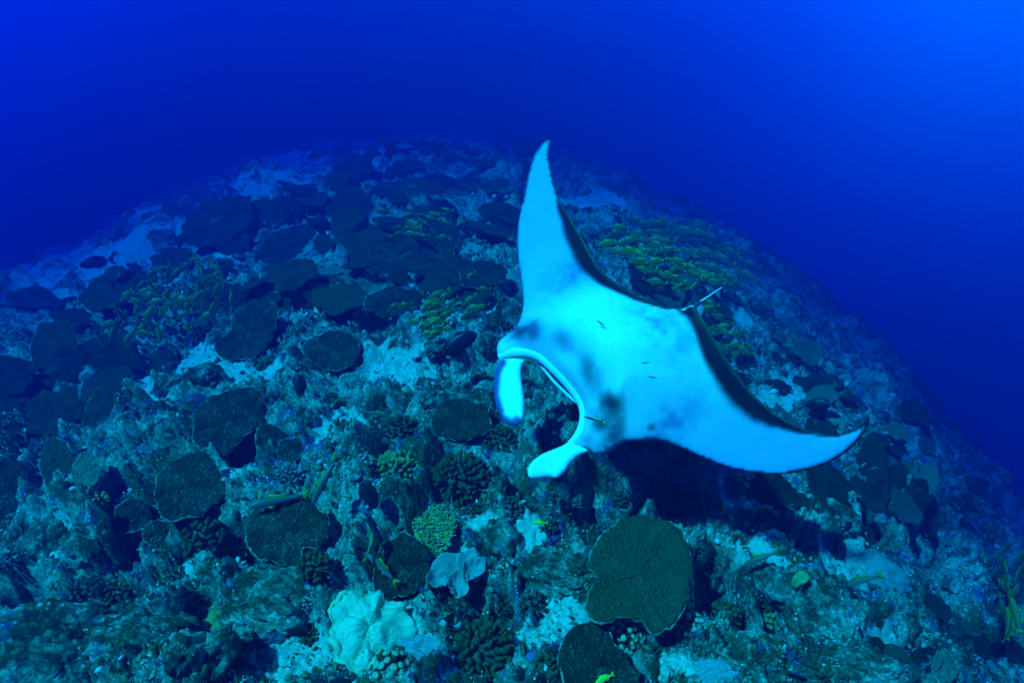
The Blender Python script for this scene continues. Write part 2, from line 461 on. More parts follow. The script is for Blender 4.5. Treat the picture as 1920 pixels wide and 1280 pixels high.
# ------------------------------------------------------------------ ground sheet
def build_ground():
    azs = np.concatenate([np.arange(-60, 60.01, 0.19), np.arange(64, 299, 4.0)])
    rs = np.geomspace(1.05, R_MAX, 520)
    A, R = np.meshgrid(np.radians(azs), rs)
    X, Y = R * np.sin(A), R * np.cos(A)
    pale = pale_mask(X, Y)
    Z = ground_z(X, Y, True, pale)
    nr, na = A.shape
    V = np.stack([X, Y, Z], -1).reshape(-1, 3)
    i = np.arange(nr - 1)[:, None] * na; j = np.arange(na)[None, :]; j2 = (j + 1) % na
    F = np.stack([i + j, i + j2, i + na + j2, i + na + j], -1).reshape(-1, 4)
    me = bpy.data.meshes.new('reef_ground')
    nv, nf = len(V), len(F)
    c = len(V)
    V = np.vstack([V, [[0, 0, 0.0]]])
    tri = np.stack([np.full(na, c), (np.arange(na) + 1) % na, np.arange(na)], -1)
    me.vertices.add(len(V)); me.vertices.foreach_set('co', V.ravel())
    me.loops.add(nf * 4 + na * 3)
    me.loops.foreach_set('vertex_index', np.concatenate([F[:, ::-1].ravel(), tri[:, ::-1].ravel()]).astype(np.int32))
    me.polygons.add(nf + na)
    ls = np.concatenate([np.arange(nf) * 4, nf * 4 + np.arange(na) * 3]).astype(np.int32)
    me.polygons.foreach_set('loop_start', ls)
    me.update(calc_edges=True); me.validate()
    me.polygons.foreach_set('use_smooth', [True] * len(me.polygons))
    a = me.attributes.new('pale', 'FLOAT', 'POINT')
    a.data.foreach_set('value', np.concatenate([pale.ravel(), [0.0]]).astype(np.float32))
    me.materials.append(M_REEF)
    n0 = me.polygons[0].normal.z
    if n0 < 0: me.flip_normals()
    o = link('reef_ground', me)
    tag(o, 'rounded reef of rock, sand and broken coral', None, None, 'structure')
build_ground()

# ------------------------------------------------------------------ generic coral meshes
def ring_mesh(outline, zfun, thick, nr=9, under=0.5):
    """plate from a closed outline (n,2): ridged top surface, thickness, conical underside"""
    o = np.asarray(outline, float); n = len(o)
    c = o.mean(0); verts = []; faces = []
    for k in range(nr + 1):
        f = (k / nr) ** 0.85
        p = c + (o - c) * f
        z = zfun(p, f)
        for i in range(n): verts.append((p[i, 0], p[i, 1], z[i]))
    for k in range(nr):
        for i in range(n):
            j = (i + 1) % n
            faces.append((k * n + i, (k + 1) * n + i, (k + 1) * n + j, k * n + j))
    top_n = len(verts)
    R = np.linalg.norm(o - c, axis=1).mean()
    prev = nr * n
    for f, dz in ((0.99, -thick), (0.75, -thick * 1.1 - .03 * R), (0.4, -thick * 1.3 - .10 * R * under * 2), (0.14, -thick - .3 * R * under)):
        p = c + (o - c) * f; z = zfun(p, f); s = len(verts)
        for i in range(n): verts.append((p[i, 0], p[i, 1], z[i] + dz))
        for i in range(n):
            j = (i + 1) % n
            faces.append((prev + i, s + i, s + j, prev + j))
        prev = s
    faces.append(tuple(prev + i for i in range(n))[::-1])
    return verts, faces, nr
def wobble_outline(a, b, n, seed, amt=.12):
    r = random.Random(seed)
    th = np.linspace(0, 2 * math.pi, n, endpoint=False)
    s = np.ones(n)
    for k in range(2, 8):
        s += amt / k ** .7 * r.uniform(.3, 1) * np.cos(k * th + r.uniform(0, 6.28))
    for k in (11, 15, 19): s += amt * .09 * np.cos(k * th + r.uniform(0, 6.28))
    return np.stack([a * s * np.cos(th), b * s * np.sin(th)], 1)
def resample(poly, n):
    p = np.asarray(poly, float); q = np.vstack([p, p[:1]])
    # closed Catmull-Rom, then even arc length
    m = len(p); out = []
    for i in range(m):
        p0, p1, p2, p3 = p[i - 1], p[i], p[(i + 1) % m], p[(i + 2) % m]
        for t in np.linspace(0, 1, 12, endpoint=False):
            out.append(.5 * ((2 * p1) + (-p0 + p2) * t + (2 * p0 - 5 * p1 + 4 * p2 - p3) * t * t + (-p0 + 3 * p1 - 3 * p2 + p3) * t ** 3))
    out = np.array(out); c = np.vstack([out, out[:1]])
    L = np.concatenate([[0], np.cumsum(np.linalg.norm(np.diff(c, axis=0), axis=1))])
    s = np.linspace(0, L[-1], n, endpoint=False)
    return np.stack([np.interp(s, L, c[:, 0]), np.interp(s, L, c[:, 1])], 1)
def tube(path, radii, seg=8, closed=False, flat=1.0, nrm=None):
    P = [Vector(p) for p in path]; n = len(P); V = []; F = []
    for i in range(n):
        a = P[i - 1] if (i > 0 or closed) else P[i]; b = P[(i + 1) % n] if (i < n - 1 or closed) else P[i]
        t = (b - a).normalized()
        up = Vector(nrm) if nrm is not None else Vector((0, 0, 1))
        if abs(t.dot(up)) > .95: up = Vector((0, 1, 0))
        s = t.cross(up).normalized(); u = s.cross(t)
        for k in range(seg):
            th = 2 * math.pi * k / seg
            V.append(P[i] + (s * math.cos(th) + u * math.sin(th) * flat) * radii[i])
    for i in range(n if closed else n - 1):
        j = (i + 1) % n
        for k in range(seg):
            l = (k + 1) % seg
            F.append((i * seg + k, i * seg + l, j * seg + l, j * seg + k))
    if not closed:
        F.append(tuple(range(seg))[::-1]); F.append(tuple((n - 1) * seg + k for k in range(seg)))
    return V, F
def zfun_for(R, seed, cup=.05, ridge=.018, knob=.014):
    r = random.Random(seed); ph = r.uniform(0, 6); so = r.randrange(1000)
    def f(p, fr):
        th = np.arctan2(p[:, 1], p[:, 0])
        z = cup * R * (fr ** 2.2) + ridge * R * np.cos(15 * th + 3.0 * np.cos(2 * th + ph)) * fr ** 1.5
        z = z + .10 * R * (fbm(p[:, 0] / (R * .9) + 50, p[:, 1] / (R * .9) + 50, so, 2) - .5) * (0.3 + fr)
        z = z + knob * 2 * (fbm(p[:, 0] / .05 + 90, p[:, 1] / .05 + 90, so + 5, 3) - .5)
        return z
    return f

def ellipse_px(px, py, a, b, rot, n, seed, amt=.12):
    o = wobble_outline(a, b, n, seed, amt); c, s = math.cos(D2R(rot)), math.sin(D2R(rot))
    return np.stack([px + o[:, 0] * c - o[:, 1] * s, py + o[:, 0] * s + o[:, 1] * c], 1)

def plate_coral(label, outline_px, lift=.10, tilt=.45, n=72, mat=None, seed=1, group='brown plate corals on the near reef', rim=True, cup=.07, thick=.022, name='plate_coral', cat='plate coral', extra=None, knob=.014, ridge=.020, ragged=.024):
    """a plate coral standing on a stalk; its outline is measured in the photograph and laid on the plate's own tilted plane"""
    out = resample(outline_px, n) if len(outline_px) < 40 else np.asarray(outline_px)
    cx, cy = out.mean(0)
    jr = np.random.default_rng(seed + 500); j1 = jr.normal(0, 1, n); j2 = np.repeat(jr.normal(0, 1, n // 4 + 1), 4)[:n]
    j2 = (np.roll(j2, 1) + j2 + np.roll(j2, -1) + np.roll(j2, 2)) / 4
    out = (cx, cy) + (out - (cx, cy)) * (1 + ragged * (.35 * (j1 + np.roll(j1, 1)) + j2))[:, None]      # broken, nibbled edge
    g, t = pick(cx, cy + 4)
    to_cam = (Vector(CAM) - g).normalized()
    up = normal_at(g, .5)
    N = (up * (1 - tilt) + to_cam * tilt).normalized()
    if extra: N = (N + Vector(extra)).normalized()
    P0 = g + up * lift
    d = rays(out[:, 0], out[:, 1])
    tt = ((np.array(P0) - CAM) @ np.array(N)) / (d @ np.array(N))
    W = CAM + d * tt[:, None]
    cen = Vector(W.mean(0))
    M = frame_z(N, cen); Mi = np.array(M.inverted())
    loc = W @ Mi[:3, :3].T + Mi[:3, 3]
    o2 = loc[:, :2]
    if (np.roll(o2[:, 0], -1) * o2[:, 1] - o2[:, 0] * np.roll(o2[:, 1], -1)).sum() > 0: o2 = o2[::-1]
    R = np.linalg.norm(o2, axis=1).mean()
    zf = zfun_for(R, seed, cup, ridge, knob)
    base = thing(name, label, cat, M, group)
    v, f, nr = ring_mesh(o2, zf, thick)
    link('plate', mesh_from('plate', v, f, mat or M_PLATE), base)
    if rim:
        zr = zf(o2, 1.0)
        path = [(o2[i, 0] * 1.002, o2[i, 1] * 1.002, zr[i] - thick * .25) for i in range(n)]
        rr = [thick * (.17 + .13 * math.sin(i * 1.7 + seed) * math.sin(i * .61) + .10 * math.sin(i * .23 + seed * 2)) for i in range(n)]
        v, f = tube(path, rr, 6, True)
        link('growing_edge', mesh_from('growing_edge', v, f, M_RIM), base)
    # stalk down to the reef
    foot = M.inverted() @ (g - up * .12)
    top = Vector((0, 0, -thick - .12 * R))
    path = [top, top.lerp(foot, .5), foot]
    v, f = tube(path, [R * .30, R * .22, R * .34], 12)
    link('stalk', mesh_from('stalk', v, f, M_STALK), base)
    return base

# ------------------------------------------------------------------ the manta ray
def c1(pts): return [(880 + x / 1.8825, 240 + y / 1.8825) for x, y in pts]
def c2(pts): return [(900 + x / 3.556, 560 + y / 3.556) for x, y in pts]
def smooth_line(pts, n, closed=False):
    p = [np.array(q, float) for q in pts]; m = len(p); out = []
    for i in range(m if closed else m - 1):
        g = (lambda k: p[k % m]) if closed else (lambda k: p[min(max(k, 0), m - 1)])
        p0, p1, p2, p3 = g(i - 1), g(i), g(i + 1), g(i + 2)
        for t in np.linspace(0, 1, 14, endpoint=False):
            out.append(.5 * ((2 * p1) + (-p0 + p2) * t + (2 * p0 - 5 * p1 + 4 * p2 - p3) * t * t + (-p0 + 3 * p1 - 3 * p2 + p3) * t ** 3))
    if not closed: out.append(p[-1])
    out = np.array(out); c = np.vstack([out, out[:1]]) if closed else out
    L = np.concatenate([[0], np.cumsum(np.linalg.norm(np.diff(c, axis=0), axis=1))])
    s = np.linspace(0, L[-1], n, endpoint=not closed)
    return np.stack([np.interp(s, L, c[:, 0]), np.interp(s, L, c[:, 1])], 1)
def dist_line(p, q, closed=False):
    q = np.asarray(q, float)
    a = q if closed else q[:-1]; b = np.roll(q, -1, 0) if closed else q[1:]
    best = np.full(len(p), 1e9)
    for s, e in zip(a, b):
        d = e - s; t = np.clip(((p - s) @ d) / max(d @ d, 1e-9), 0, 1)
        best = np.minimum(best, np.linalg.norm(p - (s + t[:, None] * d), axis=1))
    return best
def inside(p, poly):
    x, y = p[:, 0], p[:, 1]; r = np.zeros(len(p), bool)
    for (x1, y1), (x2, y2) in zip(poly, np.roll(poly, -1, 0)):
        k = ((y1 > y) != (y2 > y)) & (x < (x2 - x1) * (y - y1) / (y2 - y1 + 1e-12) + x1); r ^= k
    return r

LEAD_A = c1([(288, 33), (255, 55), (225, 100), (205, 170), (188, 260), (174, 330), (169, 400), (175, 480), (185, 545), (190, 600), (188, 640), (178, 676)])
HEAD_A = c1([(163, 702), (138, 726), (110, 748), (97, 774), (101, 806)])
MOUTH = c2([(132, 410), (160, 402), (200, 394), (260, 390), (330, 395), (390, 415), (450, 463), (530, 540), (600, 618), (648, 685), (670, 740), (672, 800), (655, 865), (620, 920), (580, 962)])
HEAD_B = c2([(650, 990), (720, 1008), (760, 1035), (800, 1041), (850, 1026), (900, 992), (960, 957), (1010, 946)])
LEAD_B = c1([(600, 1102), (680, 1103), (740, 1125), (820, 1160), (900, 1192), (980, 1212), (1060, 1220), (1130, 1218), (1200, 1205), (1260, 1185), (1320, 1150), (1370, 1105), (1400, 1060), (1413, 1012)])
TRAIL_B = c1([(1392, 1046), (1350, 1070), (1300, 1080), (1230, 1074), (1160, 1052), (1090, 1015), (1040, 975), (980, 915), (930, 845), (885, 778), (845, 705), (815, 662)])
BASE = c1([(800, 636), (786, 630), (770, 634), (752, 642)])
TRAIL_A = c1([(700, 630), (650, 615), (600, 595), (540, 560), (490, 525), (450, 480), (410, 410), (380, 360), (350, 308), (330, 282), (310, 235), (296, 190), (284, 130), (279, 80)])
OUT = LEAD_A + HEAD_A + MOUTH + HEAD_B + LEAD_B + TRAIL_B + BASE + TRAIL_A

MP0 = Vector(CAM + rays(1180, 700) * 3.25)
M_TOCAM = (Vector(CAM) - MP0).normalized()
MN = (M_TOCAM * .72 + Vector((-.22, -.10, .80)) * .55).normalized()
AX_A, AX_B = np.array((1035., 745.)), np.array((1290., 580.))       # mouth to tail root, in the photograph
def on_plane(px, py, N=MN, P0=MP0):
    d = rays(px, py)
    t = ((np.array(P0) - CAM) @ np.array(N)) / (d @ np.array(N))
    return CAM + d * t[..., None]
_wA, _wB = Vector(on_plane(*AX_A)), Vector(on_plane(*AX_B))
M_X = (_wB - _wA).normalized(); M_Y = MN.cross(M_X)
M_FRAME = basis(M_X, M_Y, MN, MP0)
M_INV = np.array(M_FRAME.inverted())
def to_local(W): return W @ M_INV[:3, :3].T + M_INV[:3, 3]
PXM = 3.25 / FPX
def bend(span): return .055 * np.clip(np.abs(span) - .25, 0, None) ** 2
def sheet_px(px, py):
    W = on_plane(px, py); span = to_local(W)[..., 1]
    return CAM + (W - CAM) * (1 + bend(span))[..., None]

def flat_solid(outline, step, hfun):
    """triangulate the inside of an outline; front and back skins share the outline's vertices. hfun(p, d) -> (front, back) heights"""
    out = np.asarray(outline); n = len(out)
    lo, hi = out.min(0), out.max(0)
    gx, gy = np.meshgrid(np.arange(lo[0], hi[0], step), np.arange(lo[1], hi[1], step * .87))
    gx = gx + (np.arange(gx.shape[0]) % 2)[:, None] * step * .5
    g = np.stack([gx.ravel(), gy.ravel()], 1); g = g[inside(g, out)]
    g = g[dist_line(g, out, True) > step * .55]
    allp = np.vstack([out, g])
    vs, _, fs, *_ = delaunay_2d_cdt([Vector(p) for p in allp], [(i, (i + 1) % n) for i in range(n)], [list(range(n))], 1, 1e-5)
    P = np.array([(v.x, v.y) for v in vs]); d = dist_line(P, out, True); d[d < 1e-3] = 0
    hf, hb = hfun(P, d)
    return P, fs, d, hf, hb
def skin_mesh(name, P, fs, d, hf, hb, surf, nrm, mat, pig_shade_f, pig_b):
    W = surf(P); N = np.array(nrm)
    idx_b = np.arange(len(P)); nb = len(P)
    front = to_local(W + N * hf[:, None]); back = []
    for i in range(len(P)):
        if d[i] > 0:
            idx_b[i] = nb; nb += 1; back.append(i)
    back = np.array(back)
    Vb = to_local(W[back] - N * hb[back][:, None])
    V = np.vstack([front, Vb])
    F = []
    for f in fs:
        a, b, c = (V[f[0]], V[f[1]], V[f[2]])
        q = list(f) if np.cross(b - a, c - a)[2] > 0 else list(f)[::-1]
        F.append(q); F.append([idx_b[i] for i in q[::-1]])
    me = mesh_from(name, V, F, mat)
    col = np.vstack([pig_shade_f, pig_b[back]])
    a = me.color_attributes.new('pigment_and_shade', 'FLOAT_COLOR', 'POINT')
    a.data.foreach_set('color', np.hstack([col, np.ones((len(col), 1))]).astype(np.float32).ravel())
    return me

def build_manta():
    root = thing('manta_ray', 'large manta ray with white belly, open mouth and head fins turned to the viewer', 'manta ray', M_FRAME)
    out = smooth_line(OUT, 620, True)
    ax = (AX_B - AX_A) / np.linalg.norm(AX_B - AX_A); pe = np.array([-ax[1], ax[0]])
    def hfun(P, d):
        s = np.abs((P - AX_A) @ pe); l = (P - AX_A) @ ax
        w = 34 + 60 * np.exp(-(s / 150) ** 2)
        e = np.clip(d / w, 0, 1); prof = np.sqrt(e * (2 - e))
        th = .012 + .075 * np.exp(-(s / 190) ** 2)
        belly = .17 * np.exp(-(s / 125) ** 2) * sstep(0, 110, d) * np.exp(-((l - 120) / 190) ** 2)
        # throat and gill ridges beside the mouth
        thr = .05 * np.exp(-(s / 150) ** 2) * np.exp(-((l - 45) / 35) ** 2) * sstep(0, 25, d)
        gill = .010 * np.sin(l / 6.5) * np.exp(-((s - 92) / 34) ** 2) * np.exp(-((l - 70) / 42) ** 2) * sstep(6, 30, d)
        return prof * th + belly + thr + gill, prof * th * 1.25 + 1.3 * belly
    P, fs, d, hf, hb = flat_solid(out, 5.5, hfun)
    # pigment plus painted light falloff and shade: white belly, black trailing margins, grey smudges round the gills
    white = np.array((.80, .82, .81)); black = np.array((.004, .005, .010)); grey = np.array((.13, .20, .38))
    col = np.tile(white, (len(P), 1))
    def lay(k, c):
        nonlocal col
        k = np.clip(k, 0, 1)[:, None]; col = col * (1 - k) + c * k
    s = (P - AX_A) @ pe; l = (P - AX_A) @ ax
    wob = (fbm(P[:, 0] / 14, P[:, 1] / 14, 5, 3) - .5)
    lay(.74 * sstep(80, 260, np.abs(s)), np.array((.17, .235, .50)))  # flash falloff from belly out to the wings, painted into the colour
    lay(.80 * np.exp(-((np.abs(s) - 165) / 38) ** 2) * np.exp(-((l - 160) / 85) ** 2) * (1 + wob), grey)  # painted shade arcs where the wings join the body
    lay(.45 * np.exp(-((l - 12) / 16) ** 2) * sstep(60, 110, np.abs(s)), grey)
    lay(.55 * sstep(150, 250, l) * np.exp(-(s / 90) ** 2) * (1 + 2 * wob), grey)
    dB = dist_line(P, np.array(TRAIL_B + BASE[:2])); dA = dist_line(P, np.array(TRAIL_A))
    wB = np.interp(P[:, 0], [1295, 1320, 1360, 1410, 1460, 1520, 1600], [34, 52, 56, 46, 26, 10, 4])
    wA = np.interp(P[:, 1], [260, 370, 400, 460, 500, 540, 580], [2, 4, 15, 36, 40, 32, 14])
    lay(1 - sstep(.66, 1.08, dB / wB + .10 * wob), black)
    lay(1 - sstep(.66, 1.08, dA / wA + .10 * wob), black)
    lay(.9 * (1 - sstep(2, 6, dist_line(P, np.array(LEAD_A[:5])))) , black)
    lay(.95 * (1 - sstep(2, 8, dist_line(P, np.array(LEAD_B[7:])))), black)
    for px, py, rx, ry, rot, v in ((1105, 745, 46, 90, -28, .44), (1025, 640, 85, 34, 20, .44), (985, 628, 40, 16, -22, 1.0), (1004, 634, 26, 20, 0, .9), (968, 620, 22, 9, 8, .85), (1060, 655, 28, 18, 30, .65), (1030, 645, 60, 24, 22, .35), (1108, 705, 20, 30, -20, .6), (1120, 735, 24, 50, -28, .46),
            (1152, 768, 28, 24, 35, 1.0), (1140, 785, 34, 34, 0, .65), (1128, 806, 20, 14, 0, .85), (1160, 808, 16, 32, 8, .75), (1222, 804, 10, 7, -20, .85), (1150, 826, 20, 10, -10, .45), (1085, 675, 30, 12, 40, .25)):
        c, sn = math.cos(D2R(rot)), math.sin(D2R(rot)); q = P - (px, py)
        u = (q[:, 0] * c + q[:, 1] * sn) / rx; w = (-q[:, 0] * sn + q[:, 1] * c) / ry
        if v < .45: lay(v * .9 * (1 - sstep(.1, 1.5, np.hypot(u, w))), np.array((.10, .19, .42))); continue  # the weak broad ellipses are bluish shading painted around the gill patches
        lay(v * (1 - sstep(.1, 1.3, np.hypot(u, w) + wob * .45)), np.array((.03, .04, .06)))
    back = np.tile(black, (len(P), 1))
    surf = lambda q: sheet_px(q[:, 0], q[:, 1])
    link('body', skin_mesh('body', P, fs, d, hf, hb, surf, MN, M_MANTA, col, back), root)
    def pig(me, c):
        a = me.color_attributes.new('pigment_and_shade', 'FLOAT_COLOR', 'POINT')
        a.data.foreach_set('color', np.tile(np.array((*c, 1.0), np.float32), len(me.vertices)))
        return me
    # lower lip: a thick soft rim along the mouth
    lp = smooth_line(MOUTH, 60)
    inn = np.gradient(lp, axis=0); inn = np.stack([-inn[:, 1], inn[:, 0]], 1); inn /= np.linalg.norm(inn, axis=1)[:, None]
    if ((AX_B - lp[30]) @ inn[30]) < 0: inn = -inn
    w = np.interp(np.linspace(0, 1, 60), [0, .12, .5, .9, 1], [6, 13, 18, 14, 5])
    W = sheet_px(*(lp + inn * (w * .85)[:, None]).T) + np.array(MN) * .004
    v, f = tube(to_local(W), w * PXM, 14, nrm=(0, 0, 1))
    link('lower_lip', pig(mesh_from('lower_lip', v, f, M_MANTA), (.90, .92, .91)), root)
    # upper jaw seen as a thin crescent through the mouth, with the dark gape between
    j = smooth_line(c2([(372, 412), (400, 434), (480, 530), (560, 608), (620, 662), (658, 692)]), 30)
    W = on_plane(*j.T) - np.array(MN) * .05
    v, f = tube(to_local(W), np.interp(np.linspace(0, 1, 30), [0, .1, .9, 1], [.004, .009, .009, .004]), 10, nrm=(0, 0, 1))
    link('upper_jaw', pig(mesh_from('upper_jaw', v, f, M_MANTA), (.75, .78, .80)), root)
    gp = smooth_line(c2([(372, 406), (400, 432), (480, 526), (560, 604), (620, 660), (662, 696), (640, 650), (590, 588), (520, 514), (440, 440)]), 70, True)
    P2, fs2, d2, hf2, hb2 = flat_solid(gp, 4.0, lambda p, q: (q * 0.00005, q * .0001 + .004))
    g = np.tile((.02, .05, .12), (len(P2), 1))
    link('mouth_gape', skin_mesh('mouth_gape', P2, fs2, d2, hf2, hb2, lambda q: on_plane(q[:, 0], q[:, 1]) - np.array(MN) * .047, MN, M_MANTA, g, g), root)
    # the two head fins
    def head_fin(pts, curl, dark, nrm, shade):
        o = smooth_line(pts, 150, True)
        e0 = np.array(pts[0], float)
        def hh(P, d):
            e = np.clip(d / 18, 0, 1); p = np.sqrt(e * (2 - e)) * .034
            return p, p
        P, fs, d, hf, hb = flat_solid(o, 4.0, hh)
        base = dist_line(P, np.array([pts[0], pts[-1]]))
        hf = hf + curl * np.sin(np.clip(dist_line(P, o, True) / 22, 0, 1) * math.pi / 2) * -1
        hb = hb - curl * np.sin(np.clip(dist_line(P, o, True) / 22, 0, 1) * math.pi / 2) * -1
        c = np.tile((.92, .93, .92), (len(P), 1))
        if dark is not None:
            k = np.clip(1 - sstep(.3, 1.1, dist_line(P, np.array(dark)) / 12 + .5 * (fbm(P[:, 0] / 12, P[:, 1] / 12, 3, 2) - .5)), 0, 1)[:, None]
            c = c * (1 - k) + np.array((.06, .09, .24)) * k
        def surf(q):
            r = dist_line(q, np.array([pts[0], pts[-1]])) * PXM
            W = on_plane(q[:, 0], q[:, 1])
            return CAM + (W - CAM) * (1 + shade * r[:, None])
        link('head_fin', skin_mesh('head_fin', P, fs, d, hf, hb, surf, nrm, M_MANTA, c, c * .25), root)
    f1 = c2([(136, 400), (112, 440), (98, 500), (91, 600), (100, 690), (125, 760), (160, 822), (215, 846), (262, 836), (288, 795), (296, 720), (293, 650), (280, 560), (274, 500), (280, 450), (296, 412), (240, 396), (180, 398)])
    head_fin(f1, .014, c2([(150, 430), (112, 520), (104, 610), (116, 700), (150, 790), (205, 832), (250, 822)]), MN, -.10)
    f2 = c2([(600, 950), (548, 978), (480, 1006), (410, 1036), (350, 1082), (320, 1128), (320, 1175), (345, 1198), (400, 1194), (460, 1188), (515, 1193), (560, 1162), (610, 1092), (660, 1046), (722, 1012), (680, 985), (640, 968)])
    head_fin(f2, .010, None, (MN * .6 + Vector((-.2, -.1, .9)) * .6).normalized(), -.12)
    # tail, dorsal fin and the pale scar beside it
    tp = smooth_line([(1283, 588), (1294, 578), (1308, 566), (1324, 556), (1340, 545), (1354, 536)], 26)
    W = on_plane(*tp.T) - np.array(MN) * .02
    v, f = tube(to_local(W), np.interp(np.linspace(0, 1, 26), [0, .15, .3, .5, 1], [.040, .022, .010, .0055, .003]), 10)
    me = mesh_from('tail', v, f, M_MANTA)
    a = me.color_attributes.new('pigment_and_shade', 'FLOAT_COLOR', 'POINT')
    cc = []
    for i in range(26):
        t = i / 25; q = (.6, .66, .7) if t < .28 else ((.05, .06, .09) if t < .45 else (.72, .78, .8))
        cc += [(*q, 1)] * 10
    a.data.foreach_set('color', np.array(cc, np.float32).ravel())
    link('tail', me, root)
    df = smooth_line([(1298, 584), (1304, 574), (1314, 567), (1321, 569), (1320, 578), (1316, 588), (1310, 594), (1302, 592)], 40, True)
    P3, fs3, d3, hf3, hb3 = flat_solid(df, 2.5, lambda p, q: (q * .0006, q * .0006))
    g = np.tile((.16, .19, .26), (len(P3), 1)); g[dist_line(P3, np.array([(1305, 590), (1312, 592)])) < 4] = (.85, .9, .9)
    link('dorsal_fin', skin_mesh('dorsal_fin', P3, fs3, d3, hf3, hb3, lambda q: on_plane(q[:, 0], q[:, 1]) - np.array(MN) * .03, MN, M_MANTA, g, g), root)
    return root
build_manta()

# ------------------------------------------------------------------ naming scattered things by what they stand next to
LANDMARKS = [(605, 425, 'the diving black fish'), (765, 486, 'the very large dark plate'), (410, 420, 'the huge dark plate heap'), (465, 622, 'the large oval plate'), (625, 657, 'the scalloped plate'), (355, 905, 'the round plate with the black fish'),
    (430, 785, 'the tall slanting plate'), (540, 990, 'the plate with two goatfish'), (690, 1160, 'the pale massive coral'), (402, 1166, 'the yellow-green lumpy coral'), (815, 995, 'the lime table coral'), (862, 886, 'the dark olive cauliflower coral'),
    (1197, 1080, 'the largest plate'), (1328, 1262, 'the bluish white rock'), (1434, 968, 'the small bushy coral under the wing'), (1640, 1062, 'the pale pointed ledge'), (1706, 1216, 'the brain-like coral'), (1625, 785, 'the near wing tip'),
    (1030, 262, 'the raised wing tip'), (1285, 480, 'the dense yellow school'), (1350, 540, 'the end of the manta tail'), (112, 560, 'the bright sand gully'), (14, 922, 'the plate cut by the left edge'), (858, 646, 'the black surgeonfish'),
    (340, 560, 'the loose yellow school'), (880, 352, 'the wide far plate'), (560, 365, 'the far upper left plate'), (1890, 1095, 'the school at the right edge'), (194, 776, 'the overlapping left plates'), (740, 566, 'the flat plate over a hollow')]
ORD = ['first', 'second', 'third', 'fourth', 'fifth', 'sixth', 'seventh', 'eighth', 'ninth', 'tenth', 'eleventh', 'twelfth', 'thirteenth', 'fourteenth', 'fifteenth']
def name_by_landmark(objs, what):
    """objs: (object, px, py) as seen in the photograph"""
    seen = {}
    for o, px, py in objs:
        lx, ly, ph = min(LANDMARKS, key=lambda l: (l[0] - px) ** 2 + (l[1] - py) ** 2)
        a = math.degrees(math.atan2(ly - py, px - lx)) % 360
        d = ['right of', 'above', 'left of', 'below'][int(((a + 45) % 360) // 90)]
        seen.setdefault((d, ph), []).append(((lx - px) ** 2 + (ly - py) ** 2, o))
    for (d, ph), l in seen.items():
        l.sort(key=lambda q: q[0])
        for i, (_, o) in enumerate(l):
            o['label'] = '%s %s, counted outward, %s %s' % (ORD[min(i, 14)], what, d, ph) if len(l) > 1 else '%s %s %s' % ('only', what, d + ' ' + ph)

# ------------------------------------------------------------------ plate corals measured one by one
def c5(p): return [(240 + x / 4.5725, 820 + y / 4.5725) for x, y in p]
def c6(p): return [(960 + x / 3.048, 860 + y / 3.048) for x, y in p]
def c7(p): return [(380 + x / 3.555, 520 + y / 3.555) for x, y in p]
plate_coral('largest plate coral, notched on its left edge, below the manta\'s near wing',
    c6([(630, 350), (760, 350), (860, 375), (940, 420), (985, 500), (1012, 590), (1015, 690), (1000, 800), (960, 890), (900, 970), (820, 1010), (765, 985), (735, 935), (610, 912), (560, 940), (480, 950), (430, 920), (425, 850), (440, 760), (468, 700), (430, 630), (435, 570), (480, 500), (520, 440), (590, 400)]), .24, .42, 110, seed=3)
plate_coral('brown plate coral cut by the bottom edge below the largest plate',
    c6([(480, 950), (540, 970), (580, 1060), (640, 1130), (690, 1190), (725, 1240), (700, 1350), (600, 1420), (420, 1420), (320, 1320), (270, 1180), (290, 1060), (350, 980), (420, 955)]), .14, .42, 90, seed=4)
plate_coral('plate coral with a lobe at its lower right, two yellow-tailed goatfish above it',
    c5([(1110, 590), (1250, 540), (1450, 520), (1580, 540), (1650, 620), (1725, 700), (1730, 800), (1690, 880), (1620, 940), (1540, 940), (1490, 965), (1490, 1080), (1440, 1125), (1370, 1115), (1250, 1060), (1110, 1030), (1050, 940), (1020, 830), (1020, 720), (1060, 630)]), .20, .5, 100, seed=5)
plate_coral('round plate coral with a small black fish over its top edge',
    c5([(440, 200), (520, 150), (620, 140), (690, 175), (750, 250), (800, 330), (835, 400), (830, 480), (800, 550), (740, 590), (690, 640), (600, 670), (470, 690), (370, 710), (300, 680), (250, 590), (235, 480), (245, 370), (300, 280), (370, 220)]), .20, .5, 90, seed=6)
plate_coral('tall slanting plate coral above the round one, with deep shade at its right',
    c7([(185, 760), (250, 735), (330, 740), (385, 790), (403, 860), (395, 930), (350, 1010), (260, 1080), (200, 1150), (120, 1200), (20, 1190), (-40, 1120), (-60, 1000), (-40, 890), (40, 810)]), .24, .55, 90, seed=7)
plate_coral('large oval plate coral beside the sand patch, a smaller plate behind its right edge',
    c7([(330, 160), (430, 170), (490, 210), (503, 270), (480, 350), (460, 430), (400, 500), (320, 555), (220, 560), (130, 540), (90, 490), (100, 430), (180, 370), (200, 290), (230, 220)]), .26, .42, 90, seed=8)
plate_coral('scalloped plate coral on a stalk in the middle of the pale sand',
    c7([(780, 390), (830, 362), (930, 362), (1010, 400), (1050, 460), (1040, 530), (1000, 590), (930, 620), (850, 628), (790, 610), (730, 570), (690, 520), (678, 465), (720, 410)]), .20, .36, 90, seed=9)
